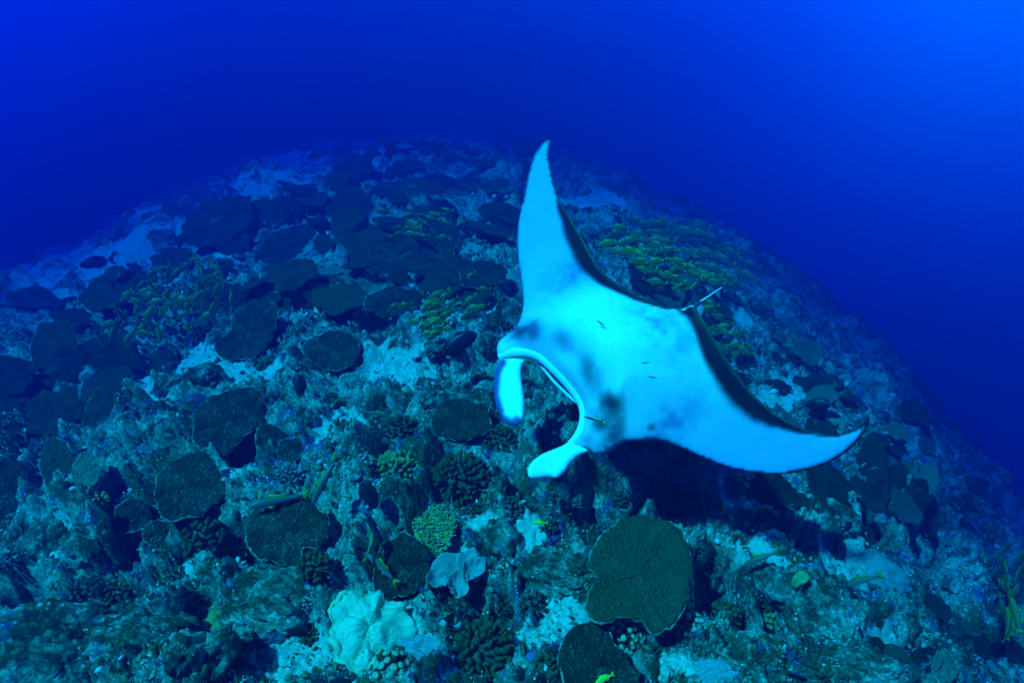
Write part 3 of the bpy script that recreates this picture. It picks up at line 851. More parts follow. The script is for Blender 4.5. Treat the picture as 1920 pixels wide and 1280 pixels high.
# (x, y, half width, half height, turn, lift, tilt, label)
PLATES = [
    (14, 922, 40, 62, 0, .2, .5, 'plate coral cut by the left edge of the picture'),
    (752, 1062, 50, 62, 12, .16, .42, 'greenish plate coral behind the lime table coral and the leather coral'),
    (865, 788, 58, 38, -6, .14, .4, 'speckled plate coral under the manta\'s hanging head fin'),
    (194, 776, 38, 46, 10, .16, .42, 'plate coral overlapping a second one left of the tall slanting plate'),
    (178, 745, 30, 34, 30, .10, .35, 'plate coral half hidden under the overlapping plate at the left'),
    (112, 880, 36, 54, -14, .18, .45, 'hourglass-shaped plate coral right of the one cut by the left edge'),
    (160, 884, 24, 38, 6, .12, .45, 'pale dusty plate coral leaning against the hourglass-shaped one'),
    (249, 968, 37, 30, -18, .14, .42, 'bean-shaped small plate coral with a white spot, left of the round plate'),
    (300, 1001, 31, 27, 0, .12, .42, 'small knobbly plate coral just below the round plate'),
    (737, 566, 58, 25, -8, .26, .25, 'flat plate coral with deep shade and a dark hollow under it'),
    (628, 527, 52, 24, -4, .2, .25, 'twin-lobed plate coral above the pale rubble bank'),
    (527, 574, 26, 30, 0, .14, .3, 'small plate coral behind the right edge of the large oval plate'),
    (104, 655, 46, 52, 20, .3, .45, 'broad shaded plate coral at the left beside the yellow fish'),
    (506, 820, 27, 26, 0, .12, .4, 'round dark coral with a pale rim right of the tall slanting plate'),
    (545, 843, 24, 22, -10, .1, .4, 'smaller round coral touching the pale-rimmed one'),
    (765, 486, 86, 42, -12, .22, .2, 'very large dark plate coral in the middle of the far reef'),
    (818, 452, 52, 30, -4, .24, .15, 'dark plate coral stacked behind the very large one'),
    (540, 466, 62, 36, -24, .34, .3, 'dark sloping plate coral below the diving black fish'),
    (410, 420, 70, 44, -20, .3, .2, 'huge dark plate coral heap at the far left brow'),
    (205, 545, 56, 34, -24, .34, .3, 'long dark plate coral beside the bright sand gully'),
    (60, 560, 44, 20, 0, .12, .25, 'blue-hazed plate coral left of the bright sand gully'),
    (905, 515, 48, 24, -6, .2, .2, 'dark flat plate coral close behind the manta\'s raised wing'),
    (660, 398, 52, 22, -4, .25, .15, 'grey-blue plate coral right of the diving black fish'),
    (880, 352, 64, 16, 0, .3, .1, 'wide far plate coral beside the tip of the raised wing'),
    (775, 356, 60, 17, 0, .3, .1, 'wide far plate coral in the upper middle of the reef'),
    (560, 365, 48, 17, -6, .25, .12, 'far plate coral on the upper left reef against pale sand'),
    (1640, 912, 30, 34, 0, .2, .5, 'black-brown plate coral on the right slope below the wing tip'),
    (1560, 800, 22, 26, 20, .12, .45, 'grey plate coral seen just above the near wing\'s tip'),
    (305, 675, 25, 24, 0, .14, .35, 'small round dark plate at the left end of the sand patch'),
    (275, 615, 22, 16, 0, .12, .3, 'very small dark plate above the sand patch'),
    (1740, 960, 22, 46, -12, .22, .55, 'narrow dark plate coral standing on the steep right slope'),
    (1772, 1250, 22, 34, 0, .14, .55, 'pale green plate coral at the lower right with an upright edge'),
]
for i, (px, py, a, b, rot, lift, tilt, lab) in enumerate(PLATES):
    n = 64 if a * b > 900 else 44
    mat = M_PLATE_PALE if any(k in lab for k in ('pale dusty', 'grey plate', 'pale green', 'twin')) else M_PLATE
    plate_coral(lab, ellipse_px(px, py, a, b, rot, n, 100 + i), lift, tilt, n, mat, 20 + i, rim=py > 420)

# ------------------------------------------------------------------ plate corals of the crowded far reef and the right slope (copies)
def template_plate(seed, mat, n=34, cup=.10):
    o = wobble_outline(.5, .40, n, seed, .22)
    v, f, _ = ring_mesh(o[::-1], zfun_for(.45, seed, cup, .015, .012), .03, 5, .8)
    v2, f2 = tube([(0, 0, -.08), (0, 0, -.3), (.03, 0, -.55)], [.16, .11, .17], 8)
    k = len(v); v = list(v) + [tuple(q) for q in v2]; f = list(f) + [tuple(i + k for i in q) for q in f2]
    return mesh_from('plate_coral', v, f, mat)
T_FAR = [template_plate(300 + i, M_PLATE) for i in range(7)]
T_SLOPE = [template_plate(330 + i, M_PLATE_PALE if i % 3 == 0 else M_PLATE, 30, .2) for i in range(6)]
def scatter_plates(n, region, sizes, lift, tilt, templates, label, group, seed, name='plate_coral', cat='plate coral', mind=16):
    r = random.Random(seed); done = []; k = 0; made = []
    while len(done) < n and k < 4000:
        k += 1
        px, py = region(r)
        s = r.uniform(*sizes)
        if on_footprint(px, py, .8) or any((px - a) ** 2 + ((py - b) * 1.6) ** 2 < mind * mind for a, b in done): continue
        done.append((px, py))
        g, t = pick(px, py)
        if t > 38: continue
        N = (normal_at(g, .4) * (1 - tilt) + (Vector(CAM) - g).normalized() * tilt + Vector((r.gauss(0, .16), r.gauss(0, .16), 0))).normalized()
        M = frame_z(N, g + N * lift * s, r.uniform(0, 6.28)) @ Matrix.Diagonal((s, s * r.uniform(.75, 1.1), s * .8, 1))
        o = link(name, r.choice(templates), None, M)
        tag(o, label, cat, group); made.append((o, px, py))
    name_by_landmark(made, label)
def far_region(r):
    while True:
        px = r.uniform(200, 1000); py = 345 + 235 * r.random() ** 1.1
        if py > 345 + max(0, 600 - px) * .42 and py < 600 - max(0, px - 700) * .1: return px, py
scatter_plates(62, far_region, (.30, .80), .2, .12, T_FAR, 'crowded dark plate coral', 'plate corals crowded on the far reef', 5)
scatter_plates(16, lambda r: (r.uniform(560, 1000), r.uniform(275, 330)), (.5, 1.2), .2, .05, T_FAR, 'hazy low plate coral', 'plate corals fading on the farthest sand', 6, mind=24)
scatter_plates(16, lambda r: (r.uniform(0, 230), r.uniform(600, 800)), (.3, .6), .3, .3, T_FAR, 'dim slope plate coral', 'plate corals on the left slope', 7, mind=24)
def slope_region(r):
    while True:
        px = r.uniform(1080, 1900); py = r.uniform(360, 1000)
        if py > 360 + (px - 1080) * .62 and py > 560 * (px > 1330) and py < 1000 and not (px < 1420 and py > 640 + (px - 1300)): return px, py
scatter_plates(80, slope_region, (.16, .42), .2, .3, T_SLOPE, 'leaf-like small plate coral', 'small plate corals on the right slope', 8, mind=14)
scatter_plates(30, lambda r: (r.uniform(1560, 1910), r.uniform(900, 1270)), (.10, .24), .2, .4, T_SLOPE, 'small leafy wall coral plate', 'small plate corals on the right wall', 9, mind=30)

# ------------------------------------------------------------------ branching corals
def lobe_mesh(name, mat, fork=.35, flat=.5, tip=None):
    """one branch: a flattened club with a notched top, base at the origin, 1 long"""
    V = []; F = []; seg = 10
    prof = [(0, .16), (.35, .20), (.65, .30), (.85, .40), (.96, .38), (1.0, .24)]
    for k, (h, r) in enumerate(prof):
        for i in range(seg):
            th = 2 * math.pi * i / seg
            x, y = r * math.cos(th), r * math.sin(th) * flat
            z = h - (fork * max(0, .35 - abs(math.cos(th))) if k > 3 else 0) * .4
            V.append((x * (1 + .15 * math.sin(3 * th)), y, z))
    for k in range(len(prof) - 1):
        for i in range(seg):
            j = (i + 1) % seg
            F.append((k * seg + i, k * seg + j, (k + 1) * seg + j, (k + 1) * seg + i))
    F.append(tuple((len(prof) - 1) * seg + i for i in range(seg)))
    me = mesh_from(name, V, F, [mat, tip or mat])
    if tip:
        for p in me.polygons:
            if p.center.z > .93: p.material_index = 1
    return me
def base_mesh(R, mat, seed):
    bm = bmesh.new(); bmesh.ops.create_icosphere(bm, subdivisions=3, radius=R)
    for v in bm.verts:
        k = 1 + .25 * (float(fbm(np.array([v.co.x / R * 2 + 9]), np.array([v.co.y / R * 2 + v.co.z / R]), seed, 3)[0]) - .5)
        v.co *= k; v.co.z *= .8
    me = bpy.data.meshes.new('base'); bm.to_mesh(me); bm.free()
    me.polygons.foreach_set('use_smooth', [True] * len(me.polygons)); me.materials.append(mat)
    return me
LOBES = {m.name: lobe_mesh('branch', m) for m in (M_OLIVE, M_YEL, M_STALK)}
LOBE_TIP = lobe_mesh('branch', M_OLIVE, .1, .9, M_TIP)
LOBE_LEATHER = lobe_mesh('lobe', M_LEATHER, .1, .6)
def hemi(n, r, lo=.05):
    out = []
    for i in range(n):
        z = 1 - (1 - lo) * (i + .5) / n; a = i * 2.39996 + r.uniform(-.25, .25)
        q = math.sqrt(max(0, 1 - z * z)); out.append(Vector((q * math.cos(a), q * math.sin(a), z)))
    return out
def branching(label, px, py, rpx, n, mat, seed, group='cauliflower corals on the near reef', fat=1.0, squash=.75, lobe=None, name='cauliflower_coral', cat='branching coral', tilt=.35):
    r = random.Random(seed)
    g, t = pick(px, py + rpx * .35)
    R = rpx * t / FPX
    N = (normal_at(g, .3) * (1 - tilt) + (Vector(CAM) - g).normalized() * tilt).normalized()
    root = thing(name, label, cat, frame_z(N, g + N * R * .05, r.uniform(0, 6)), group)
    link('base', base_mesh(R * .58, M_STALK, seed), root)
    lm = lobe or LOBES[mat.name]
    for d in hemi(n, r):
        q = d.to_track_quat('Z', 'Y').to_matrix().to_4x4() @ Matrix.Rotation(r.uniform(0, 6.28), 4, 'Z')
        L = R * r.uniform(.50, .64); w = R * 1.9 / math.sqrt(n) * r.uniform(.85, 1.25) * fat
        off = Vector((d.x, d.y, d.z * squash)) * R * .42
        link('branch', lm, root, Matrix.Translation(off) @ q @ Matrix.Diagonal((w * 1.25, w * 1.25, L, 1)))
    return root
branching('yellow-green cauliflower coral, brightest of the pair left of the manta\'s lower head fin', 745, 874, 46, 80, M_YEL, 1, squash=.55)
branching('large dark olive cauliflower coral right of the yellow-green one', 862, 886, 58, 110, M_OLIVE, 2)
branching('small olive cauliflower coral tucked under the lobed plate coral', 590, 1054, 30, 34, M_OLIVE, 3)
branching('dark frilled cauliflower coral right of the round plate coral', 386, 1000, 36, 34, M_OLIVE, 4)
branching('very dark bushy coral above the yellow-green cauliflower coral', 750, 800, 36, 44, M_OLIVE, 5)
branching('very dark bushy coral under the tip of the hanging head fin', 940, 818, 32, 44, M_OLIVE, 6)
branching('little dark bushy coral on the bare rock at lower left', 224, 1108, 24, 34, M_OLIVE, 7)
branching('dark bushy coral with white dots in front of the largest plate', 1166, 1182, 38, 60, M_OLIVE, 8, lobe=LOBE_TIP)
branching('small bushy coral below the near wing of the manta', 1434, 968, 21, 30, M_OLIVE, 9)
branching('small bushy coral on the right slope among three yellow fish', 1496, 1058, 21, 30, M_OLIVE, 10)
branching('wide low thicket of fine dark coral right of the pale massive coral', 905, 1205, 56, 90, M_OLIVE, 11, squash=.4)
branching('pale-dotted low coral at the bottom beside the pale massive coral', 735, 1248, 40, 40, M_STALK, 12, lobe=LOBE_TIP, squash=.5)
branching('pale radiating soft coral like a pompom left of the goatfish pair', 545, 888, 30, 50, M_LEATHER, 13, lobe=LOBE_LEATHER, name='soft_coral', cat='soft coral', group=None, fat=.7)
branching('little pale radiating soft coral right of the lobed plate coral', 624, 1012, 26, 36, M_LEATHER, 14, lobe=LOBE_LEATHER, name='soft_coral', cat='soft coral', group=None, fat=.7)
branching('tiny olive bushy coral on sand below the small golden fish', 948, 1000, 13, 20, M_OLIVE, 15)
branching('dark bushy coral above the plate coral and right of the sand', 640, 800, 22, 26, M_OLIVE, 16)

def table_coral(label, px, py, a, b, rot, seed):
    """a table of hundreds of short upright twigs"""
    r = random.Random(seed); g, t = pick(px, py)
    out = ellipse_px(px, py, a, b, rot, 60, seed, .2)
    root = plate_coral(label, out, .16, .4, 60, M_LIME, seed, None, False, name='table_coral', cat='table coral', cup=.02)
    pl = [c for c in root.children if c.name.startswith('plate')][0]
    vs = [v.co for v in pl.data.vertices]; R = max(v.length for v in vs)
    o2 = np.array([(v.x, v.y) for v in vs][9 * 60:10 * 60])
    V, F, MI = [], [], []; seg = 5; k = 0
    while k < 420:
        p = np.array([[r.uniform(-R, R), r.uniform(-R, R)]])
        if not inside(p, o2)[0]: continue
        k += 1
        x, y = p[0]; L = R * r.uniform(.10, .17); w = R * r.uniform(.020, .030)
        lean = Vector((x / R * .9 + r.gauss(0, .2), y / R * .9 + r.gauss(0, .2), 1)).normalized()
        v, f = tube([(x, y, .0), tuple(Vector((x, y, 0)) + lean * L * .78), tuple(Vector((x, y, 0)) + lean * L)], [w, w * .95, w * .5], seg, nrm=(1, 0, 0))
        s = len(V); V += v; F += [tuple(i + s for i in q) for q in f]
        MI += [0] * seg + [1] * seg + [0, 1]
    me = mesh_from('twigs', V, F, [M_LIME, M_TIP]); me.polygons.foreach_set('material_index', MI)
    tag(link('twigs', me, root), None, None, None, 'stuff')
table_coral('lime green table coral of fine twigs left of the golden fish', 815, 995, 46, 36, -50, 77)
table_coral('small hazy table coral of fine twigs on the lower right slope', 1500, 1085, 16, 12, -20, 78)

# pale leather coral with folded lobes
def leather():
    lab = 'pale blue-green leather coral with folded lobes below the lime table coral'
    o = [(808, 1060), (830, 1040), (862, 1040), (890, 1032), (896, 1060), (905, 1075), (893, 1092), (880, 1090), (870, 1110), (858, 1117), (842, 1112), (838, 1096), (822, 1106), (808, 1100), (798, 1090), (806, 1078)]
    r = plate_coral(lab, o, .12, .5, 90, M_LEATHER, 55, None, False, cup=.25, name='leather_coral', cat='soft coral')
    M = r.matrix_basis
    for k, (cx, cy, a, b, rot) in enumerate(((818, 1088, 21, 16, 20), (858, 1098, 20, 24, -10), (885, 1070, 19, 26, 25))):
        out = ellipse_px(cx, cy, a, b, rot, 40, 60 + k, .2)
        d = rays(out[:, 0], out[:, 1]); N = np.array(M.to_3x3() @ Vector((0, 0, 1))); P0 = np.array(M.translation) + N * (.045 + .012 * k)
        W = CAM + d * (((P0 - CAM) @ N) / (d @ N))[:, None]
        loc = W @ np.array(M.inverted())[:3, :3].T + np.array(M.inverted())[:3, 3]; o2 = loc[:, :2]
        if (np.roll(o2[:, 0], -1) * o2[:, 1] - o2[:, 0] * np.roll(o2[:, 1], -1)).sum() > 0: o2 = o2[::-1]
        v, f, _ = ring_mesh(o2, zfun_for(.08, 70 + k, .5, .10, .003), .012, 7, .4)
        link('lobe', mesh_from('lobe', [(p[0], p[1], p[2] + loc[:, 2].mean()) for p in v], f, M_LEATHER), r)
leather()

# ------------------------------------------------------------------ rounded corals, sponges and boulders
def lump_mesh(name, mat, seed, sub=4, rough=.5, knob=.0, flat=.8):
    bm = bmesh.new(); bmesh.ops.create_icosphere(bm, subdivisions=sub, radius=1.0)
    co = np.array([v.co[:] for v in bm.verts])
    n1 = fbm(co[:, 0] * 1.3 + co[:, 2] * .7 + seed * 3.1, co[:, 1] * 1.3 - co[:, 2] * .9 + seed, seed, 3) - .5
    n2 = fbm(co[:, 0] * 5 + co[:, 2] * 3 + seed, co[:, 1] * 5 - co[:, 2] * 3, seed + 9, 4, .65) - .5
    kb = domes(co[:, 0] * 3.2 + co[:, 2] * 2.1 + seed, co[:, 1] * 3.2 + co[:, 2] * 1.6, seed + 3, .85)
    s = 1 + rough * 1.2 * n1 + rough * .75 * n2 + knob * kb
    co = co * s[:, None] * (1, 1, flat)
    for v, c in zip(bm.verts, co): v.co = c
    me = bpy.data.meshes.new(name); bm.to_mesh(me); bm.free()
    me.polygons.foreach_set('use_smooth', [True] * len(me.polygons)); me.materials.append(mat)
    return me
def lump(name, label, cat, px, py, rx, ry, mat, seed, rough=.5, knob=0., flat=.8, rot=0, group=None, sink=.3, tilt=.4):
    g, t = pick(px, py + ry * .3); k = t / FPX
    N = (normal_at(g, .3) * (1 - tilt) + (Vector(CAM) - g).normalized() * tilt).normalized()
    R = max(rx, ry) * k
    M = frame_z(N, g - N * R * (sink - .25), -D2R(rot)) @ Matrix.Diagonal((rx * k, ry * k, R * .6, 1))
    o = link(name, lump_mesh(name, mat, seed, 5 if rx > 30 else 4, rough, knob, flat), None, M)
    tag(o, label, cat, group); return o
def massive():
    lab = 'pale massive coral with a raised rim, brightest thing on the seabed at the bottom'
    o = [(622, 1122), (640, 1108), (668, 1100), (700, 1102), (726, 1118), (755, 1130), (776, 1158), (782, 1182), (770, 1196), (752, 1192), (738, 1210), (712, 1222), (694, 1248), (672, 1254), (650, 1244), (634, 1222), (626, 1190), (618, 1150)]
    r = plate_coral(lab, o, .19, .42, 110, M_BLEACH, 91, None, False, cup=-.25, thick=.05, name='massive_coral', cat='massive coral', knob=.045, ridge=.0, ragged=.05)
    pl = [c for c in r.children if c.name.startswith('plate')][0]; pl.name = 'dome'
    o2 = np.array([v.co[:] for v in pl.data.vertices])[9 * 110:10 * 110]
    W = np.array([r.matrix_basis @ Vector(p) for p in o2]) - CAM
    PX = np.stack([960 + FPX * (W @ C_R) / (W @ C_F), 640 - FPX * (W @ C_U) / (W @ C_F)], 1)
    ok = (PX[:, 0] < 650) | ((PX[:, 1] > 1212) & (PX[:, 0] < 712)); st = [i for i in range(110) if ok[i] and not ok[i - 1]][0]
    idx = []
    while ok[(st + len(idx)) % 110] and len(idx) < 110: idx.append((st + len(idx)) % 110)
    sel = o2[idx]
    v, f = tube([tuple(p) for p in sel], [.012 + .006 * math.sin(i * .31) for i in range(len(sel))], 10)
    link('raised_rim', mesh_from('raised_rim', v, f, m_plain('massive_coral_rim', (.42, .46, .22), (.62, .66, .42), 12)), r)
massive()
lump('reef_rock', 'ragged pale tongue of rock running right from the pale massive coral', 'rock', 782, 1212, 46, 24, M_WHITE, 5, .8, .25, rot=12)
lump('lobed_coral', 'bright yellow-green lumpy coral at lower left of the pale massive coral', 'lumpy coral', 402, 1166, 32, 40, M_YEL, 6, .35, .5)
lump('lobed_coral', 'small yellow-green lump just below the bright lumpy coral', 'lumpy coral', 408, 1206, 24, 20, M_YEL, 7, .35, .5)
lump('reef_rock', 'bluish white rock at the bottom edge right of the cut-off plate', 'rock', 1328, 1262, 46, 26, M_WHITE, 8, .6, .3)
lump('lobed_coral', 'pale green brain-like coral on the lower right wall', 'lumpy coral', 1706, 1216, 24, 26, M_LEATHER, 9, .3, .5)
lump('reef_rock', 'pale crusted ledge with a pointed top on the right slope', 'rock', 1640, 1062, 38, 34, M_LEATHER, 10, .6, .2)
lump('reef_rock', 'violet rounded sponge on sand left of the cut-off plate', 'sponge', 998, 1228, 11, 9, M_VIOLET, 11, .1, 0)
lump('black_sponge', 'round black sponge below the lobed plate coral', 'sponge', 482, 1080, 20, 17, M_BLACK, 12, .2, 0)
lump('black_sponge', 'black sponge cut by the bottom edge under the pale massive coral', 'sponge', 636, 1280, 16, 10, M_BLACK, 13, .2, 0)
lump('reef_rock', 'white chip of coral rock at the upper left of the pale massive coral', 'rock', 612, 1120, 17, 11, M_WHITE, 14, .4, 0, rot=25)
lump('reef_rock', 'encrusted boulder below the dark hollow left of the yellow lumpy coral', 'rock', 262, 1180, 60, 40, M_ROCK, 15, .7, .3)
lump('reef_rock', 'knobbly encrusted mound left of the pale massive coral', 'rock', 515, 1110, 70, 48, M_ROCK, 16, .6, .35)
lump('reef_rock', 'encrusted boulder between the lower head fin and the largest plate', 'rock', 1035, 1065, 60, 44, M_ROCK, 17, .7, .35)
lump('reef_rock', 'pale streaked ridge of rock right of the dark hollow under the near wing', 'rock', 1310, 935, 22, 46, M_ROCK, 18, .7, .25, rot=12)
lump('reef_rock', 'encrusted buttress of rock at the lower left corner', 'rock', 110, 1210, 60, 50, M_ROCK, 19, .8, .3)
lump('reef_rock', 'long ridge of rock with pale crust left of the bean-shaped plate', 'rock', 75, 1010, 34, 52, M_ROCK, 20, .7, .3)
lump('reef_rock', 'narrow rock rib beside the dark hollow right of the largest plate', 'rock', 1405, 1130, 14, 44, M_ROCK, 21, .6, .3, rot=10)
lump('reef_rock', 'pale rock buttress below the yellow fish on the right slope', 'rock', 1520, 1130, 44, 56, M_ROCK, 22, .8, .35)
lump('reef_rock', 'dark rock knob at the foot of the right slope', 'rock', 1600, 1250, 60, 36, M_ROCK, 23, .8, .35)
ROCKS = [lump_mesh('reef_rock', M_ROCK, 40 + i, 4, .8, .35) for i in range(6)]
def scatter_rocks(n, region, sizes, label, group, seed):
    r = random.Random(seed); made = []
    for _ in range(n):
        px, py = region(r); g, t = pick(px, py)
        if t > 28 or on_footprint(px, py, 1.1): continue
        s = r.uniform(*sizes) * (t / 4.0) ** .5
        M = frame_z((normal_at(g, .3) + Vector((r.gauss(0, .3), r.gauss(0, .3), 0))), g + Vector((0, 0, s * .1)), r.uniform(0, 6.28)) @ Matrix.Diagonal((s, s * r.uniform(.6, 1), s * r.uniform(.6, 1.1), 1))
        o = tag(link('reef_rock', r.choice(ROCKS), None, M), label, 'rock', group); made.append((o, px, py))
    name_by_landmark(made, label)
scatter_rocks(26, lambda r: (r.uniform(0, 960), r.uniform(760, 1275)), (.05, .12), 'small encrusted rock', 'small rocks on the near left reef', 1)
scatter_rocks(40, lambda r: (r.uniform(1000, 1900), r.uniform(900, 1275)), (.05, .13), 'small rugged slope rock', 'small rocks on the near right slope', 2)
scatter_rocks(40, lambda r: (r.uniform(100, 960), r.uniform(520, 760)), (.05, .12), 'small rock between plates', 'small rocks on the middle reef', 3)

def small_coral_mesh(seed, mat, tip, n=26):
    r = random.Random(seed); src = lobe_mesh('tmp', mat, .2, .8); V = []; F = []; MI = []
    for d in hemi(n, r, -.1):
        q = d.to_track_quat('Z', 'Y').to_matrix().to_4x4() @ Matrix.Rotation(r.uniform(0, 6.28), 4, 'Z'); w = .42 * r.uniform(.8, 1.2)
        M = Matrix.Translation(Vector((d.x, d.y, d.z * .7)) * .35) @ q @ Matrix.Diagonal((w, w, r.uniform(.5, .7), 1))
        s = len(V); V += [M @ v.co for v in src.vertices]; F += [tuple(i + s for i in p.vertices) for p in src.polygons]
        MI += [1 if p.center.z > .9 else 0 for p in src.polygons]
    me = mesh_from('bushy_coral', V, F, [mat, tip]); me.polygons.foreach_set('material_index', MI); bpy.data.meshes.remove(src); return me
SMALL = [small_coral_mesh(1, M_OLIVE, M_OLIVE), small_coral_mesh(2, M_OLIVE, M_STALK), small_coral_mesh(3, M_OLIVE, M_TIP, 34), small_coral_mesh(4, M_YEL, M_YEL), small_coral_mesh(5, M_STALK, M_LEATHER, 30)]
def scatter_small(n, region, sizes, what, group, seed):
    r = random.Random(seed); made = []
    for _ in range(n):
        px, py = region(r); g, t = pick(px, py)
        if t > 28 or on_footprint(px, py, 1.1): continue
        s = r.uniform(*sizes)
        M = frame_z(normal_at(g, .2) + Vector((r.gauss(0, .2), r.gauss(0, .2), 0)), g + Vector((0, 0, .01)), r.uniform(0, 6.28)) @ Matrix.Diagonal((s, s, s, 1))
        o = tag(link('bushy_coral', r.choices(SMALL, (4, 4, .5, .6, .8))[0], None, M), what, 'small coral', group); made.append((o, px, py))
    name_by_landmark(made, what)
scatter_small(55, lambda r: (r.uniform(0, 1000), r.uniform(740, 1275)), (.04, .085), 'tiny bushy coral', 'tiny bushy corals on the near left reef', 21)
scatter_small(45, lambda r: (r.uniform(1000, 1880), r.uniform(920, 1275)), (.04, .085), 'tiny bushy slope coral', 'tiny bushy corals on the right slope', 22)
scatter_small(40, lambda r: (r.uniform(150, 980), r.uniform(470, 740)), (.05, .11), 'tiny dark middle-reef coral', 'tiny corals on the middle reef', 23)

# ------------------------------------------------------------------ broken coral: far too many pieces to count
def rubble():
    shapes = []
    for s in range(6):
        bm = bmesh.new(); bmesh.ops.create_icosphere(bm, subdivisions=1, radius=1.0)
        for v in bm.verts: v.co *= random.uniform(.4, 1.35)
        shapes.append((np.array([v.co[:] for v in bm.verts]), np.array([[v.index for v in f.verts] for f in bm.faces]))); bm.free()
    for s in range(3):      # broken branch ends
        v, f = tube([(-1.6, 0, 0), (-.3, .1, .1), (.7, -.1, 0), (1.5, .2, .1)], [.35, .32, .38, .2], 5)
        F = []
        for q in f:
            for i in range(1, len(q) - 1): F.append((q[0], q[i], q[i + 1]))
        shapes.append((np.array([p[:] for p in v]) * .6, np.array(F)))
    n = 23000
    az = np.radians(rng.uniform(-52, 52, n)); r = np.exp(rng.uniform(math.log(1.5), math.log(13), n))
    X, Y = r * np.sin(az), r * np.cos(az)
    keep = rng.random(n) < (.30 + .7 * sstep(.35, .6, fbm(X / .5, Y / .5, 123, 3)))
    X, Y, r = X[keep], Y[keep], r[keep]
    Z = ground_z(X, Y)
    D = np.stack([X, Y, Z], 1) - CAM
    PX, PY = 960 + FPX * (D @ C_R) / (D @ C_F), 640 - FPX * (D @ C_U) / (D @ C_F)
    free = np.array([not on_footprint(a, b, .9) for a, b in zip(PX, PY)])
    X, Y, Z, r = X[free], Y[free], Z[free], r[free]; n = len(X)
    size = np.clip(.004 + .010 * rng.pareto(2.2, n), 0, .026) * np.clip(r / 4, .8, 2)
    pal = np.array([(.62, .60, .52), (.40, .38, .31), (.20, .19, .15), (.07, .08, .045), (.10, .08, .18), (.26, .30, .10), (.74, .73, .68)])
    ti = rng.choice(len(pal), n, p=[.2, .22, .2, .18, .09, .06, .05])
    VV, FF, TT = [], [], []; base = 0
    from mathutils import Euler
    for i in range(n):
        V, F = shapes[rng.integers(len(shapes))]
        q = np.array(Euler(rng.uniform(0, 6.28, 3)).to_matrix())
        W = (V * size[i] * rng.uniform(.6, 1.3, 3)) @ q.T + (X[i], Y[i], Z[i] + size[i] * .3)
        VV.append(W); FF.append(F + base); base += len(V)
        TT.append(np.tile(pal[ti[i]] * rng.uniform(.75, 1.15), (len(V), 1)))
    V = np.vstack(VV); F = np.vstack(FF); T = np.vstack(TT)
    me = bpy.data.meshes.new('coral_rubble')
    me.vertices.add(len(V)); me.vertices.foreach_set('co', V.ravel())
    me.loops.add(F.size); me.loops.foreach_set('vertex_index', F.ravel().astype(np.int32))
    me.polygons.add(len(F)); me.polygons.foreach_set('loop_start', (np.arange(len(F)) * 3).astype(np.int32))
    me.update(calc_edges=True)
    a = me.color_attributes.new('tint', 'FLOAT_COLOR', 'POINT')
    a.data.foreach_set('color', np.hstack([T, np.ones((len(T), 1))]).astype(np.float32).ravel())
    me.materials.append(M_RUB)
    tag(link('coral_rubble', me), 'broken coral rubble strewn over the reef', None, None, 'stuff')
rubble()

def turf():
    n = 16000
    az = np.radians(rng.uniform(-52, 52, n)); r = np.exp(rng.uniform(math.log(1.5), math.log(9), n))
    X, Y = r * np.sin(az), r * np.cos(az)
    pale = pale_mask(X, Y)
    keep = (rng.random(n) < sstep(.38, .62, fbm(X / .28, Y / .28, 321, 4))) & (pale < .5)
    X, Y, r, pale = X[keep], Y[keep], r[keep], pale[keep]; Z = ground_z(X, Y)
    D = np.stack([X, Y, Z], 1) - CAM
    PX, PY = 960 + FPX * (D @ C_R) / (D @ C_F), 640 - FPX * (D @ C_U) / (D @ C_F)
    free = np.array([not on_footprint(a, b, .9) for a, b in zip(PX, PY)])
    X, Y, Z, r = X[free], Y[free], Z[free], r[free]; n = len(X)
    pal = np.array([(.05, .06, .018), (.10, .11, .03), (.16, .14, .09), (.09, .06, .20), (.34, .33, .24), (.03, .035, .015)])
    V, T = [], []; B = 5
    for i in range(n):
        c = pal[rng.choice(6, p=[.28, .2, .16, .1, .1, .16])] * rng.uniform(.7, 1.3); h = rng.uniform(.014, .04) * max(1, r[i] / 4)
        for b in range(B):
            a = rng.uniform(0, 6.28); l = rng.uniform(.3, 1.0); dx, dy = math.cos(a), math.sin(a); w = h * rng.uniform(.10, .22)
            o = rng.uniform(-.4, .4, 2) * h
            x, y, z = X[i] + o[0], Y[i] + o[1], Z[i] - .004
            tip = (x + dx * h * l * .8, y + dy * h * l * .8, z + h)
            V += [(x - dy * w, y + dx * w, z), (x + dy * w, y - dx * w, z), (x + dx * w, y + dy * w, z + w * .3), tip]; T += [c * .8, c * .8, c * .8, c * 1.3]
    V = np.array(V); T = np.array(T); k = np.arange(len(V) // 4)[:, None] * 4
    F = np.concatenate([k + (0, 1, 3), k + (1, 2, 3), k + (2, 0, 3)], 0)
    me = bpy.data.meshes.new('turf_algae')
    me.vertices.add(len(V)); me.vertices.foreach_set('co', V.ravel())
    me.loops.add(F.size); me.loops.foreach_set('vertex_index', F.ravel().astype(np.int32))
    me.polygons.add(len(F)); me.polygons.foreach_set('loop_start', (np.arange(len(F)) * 3).astype(np.int32))
    me.update(calc_edges=True)
    a = me.color_attributes.new('tint', 'FLOAT_COLOR', 'POINT')
    a.data.foreach_set('color', np.hstack([T, np.ones((len(T), 1))]).astype(np.float32).ravel())
    me.materials.append(M_RUB)
    tag(link('turf_algae', me), 'short tufts of algae growing over the reef rock', None, None, 'stuff')
turf()

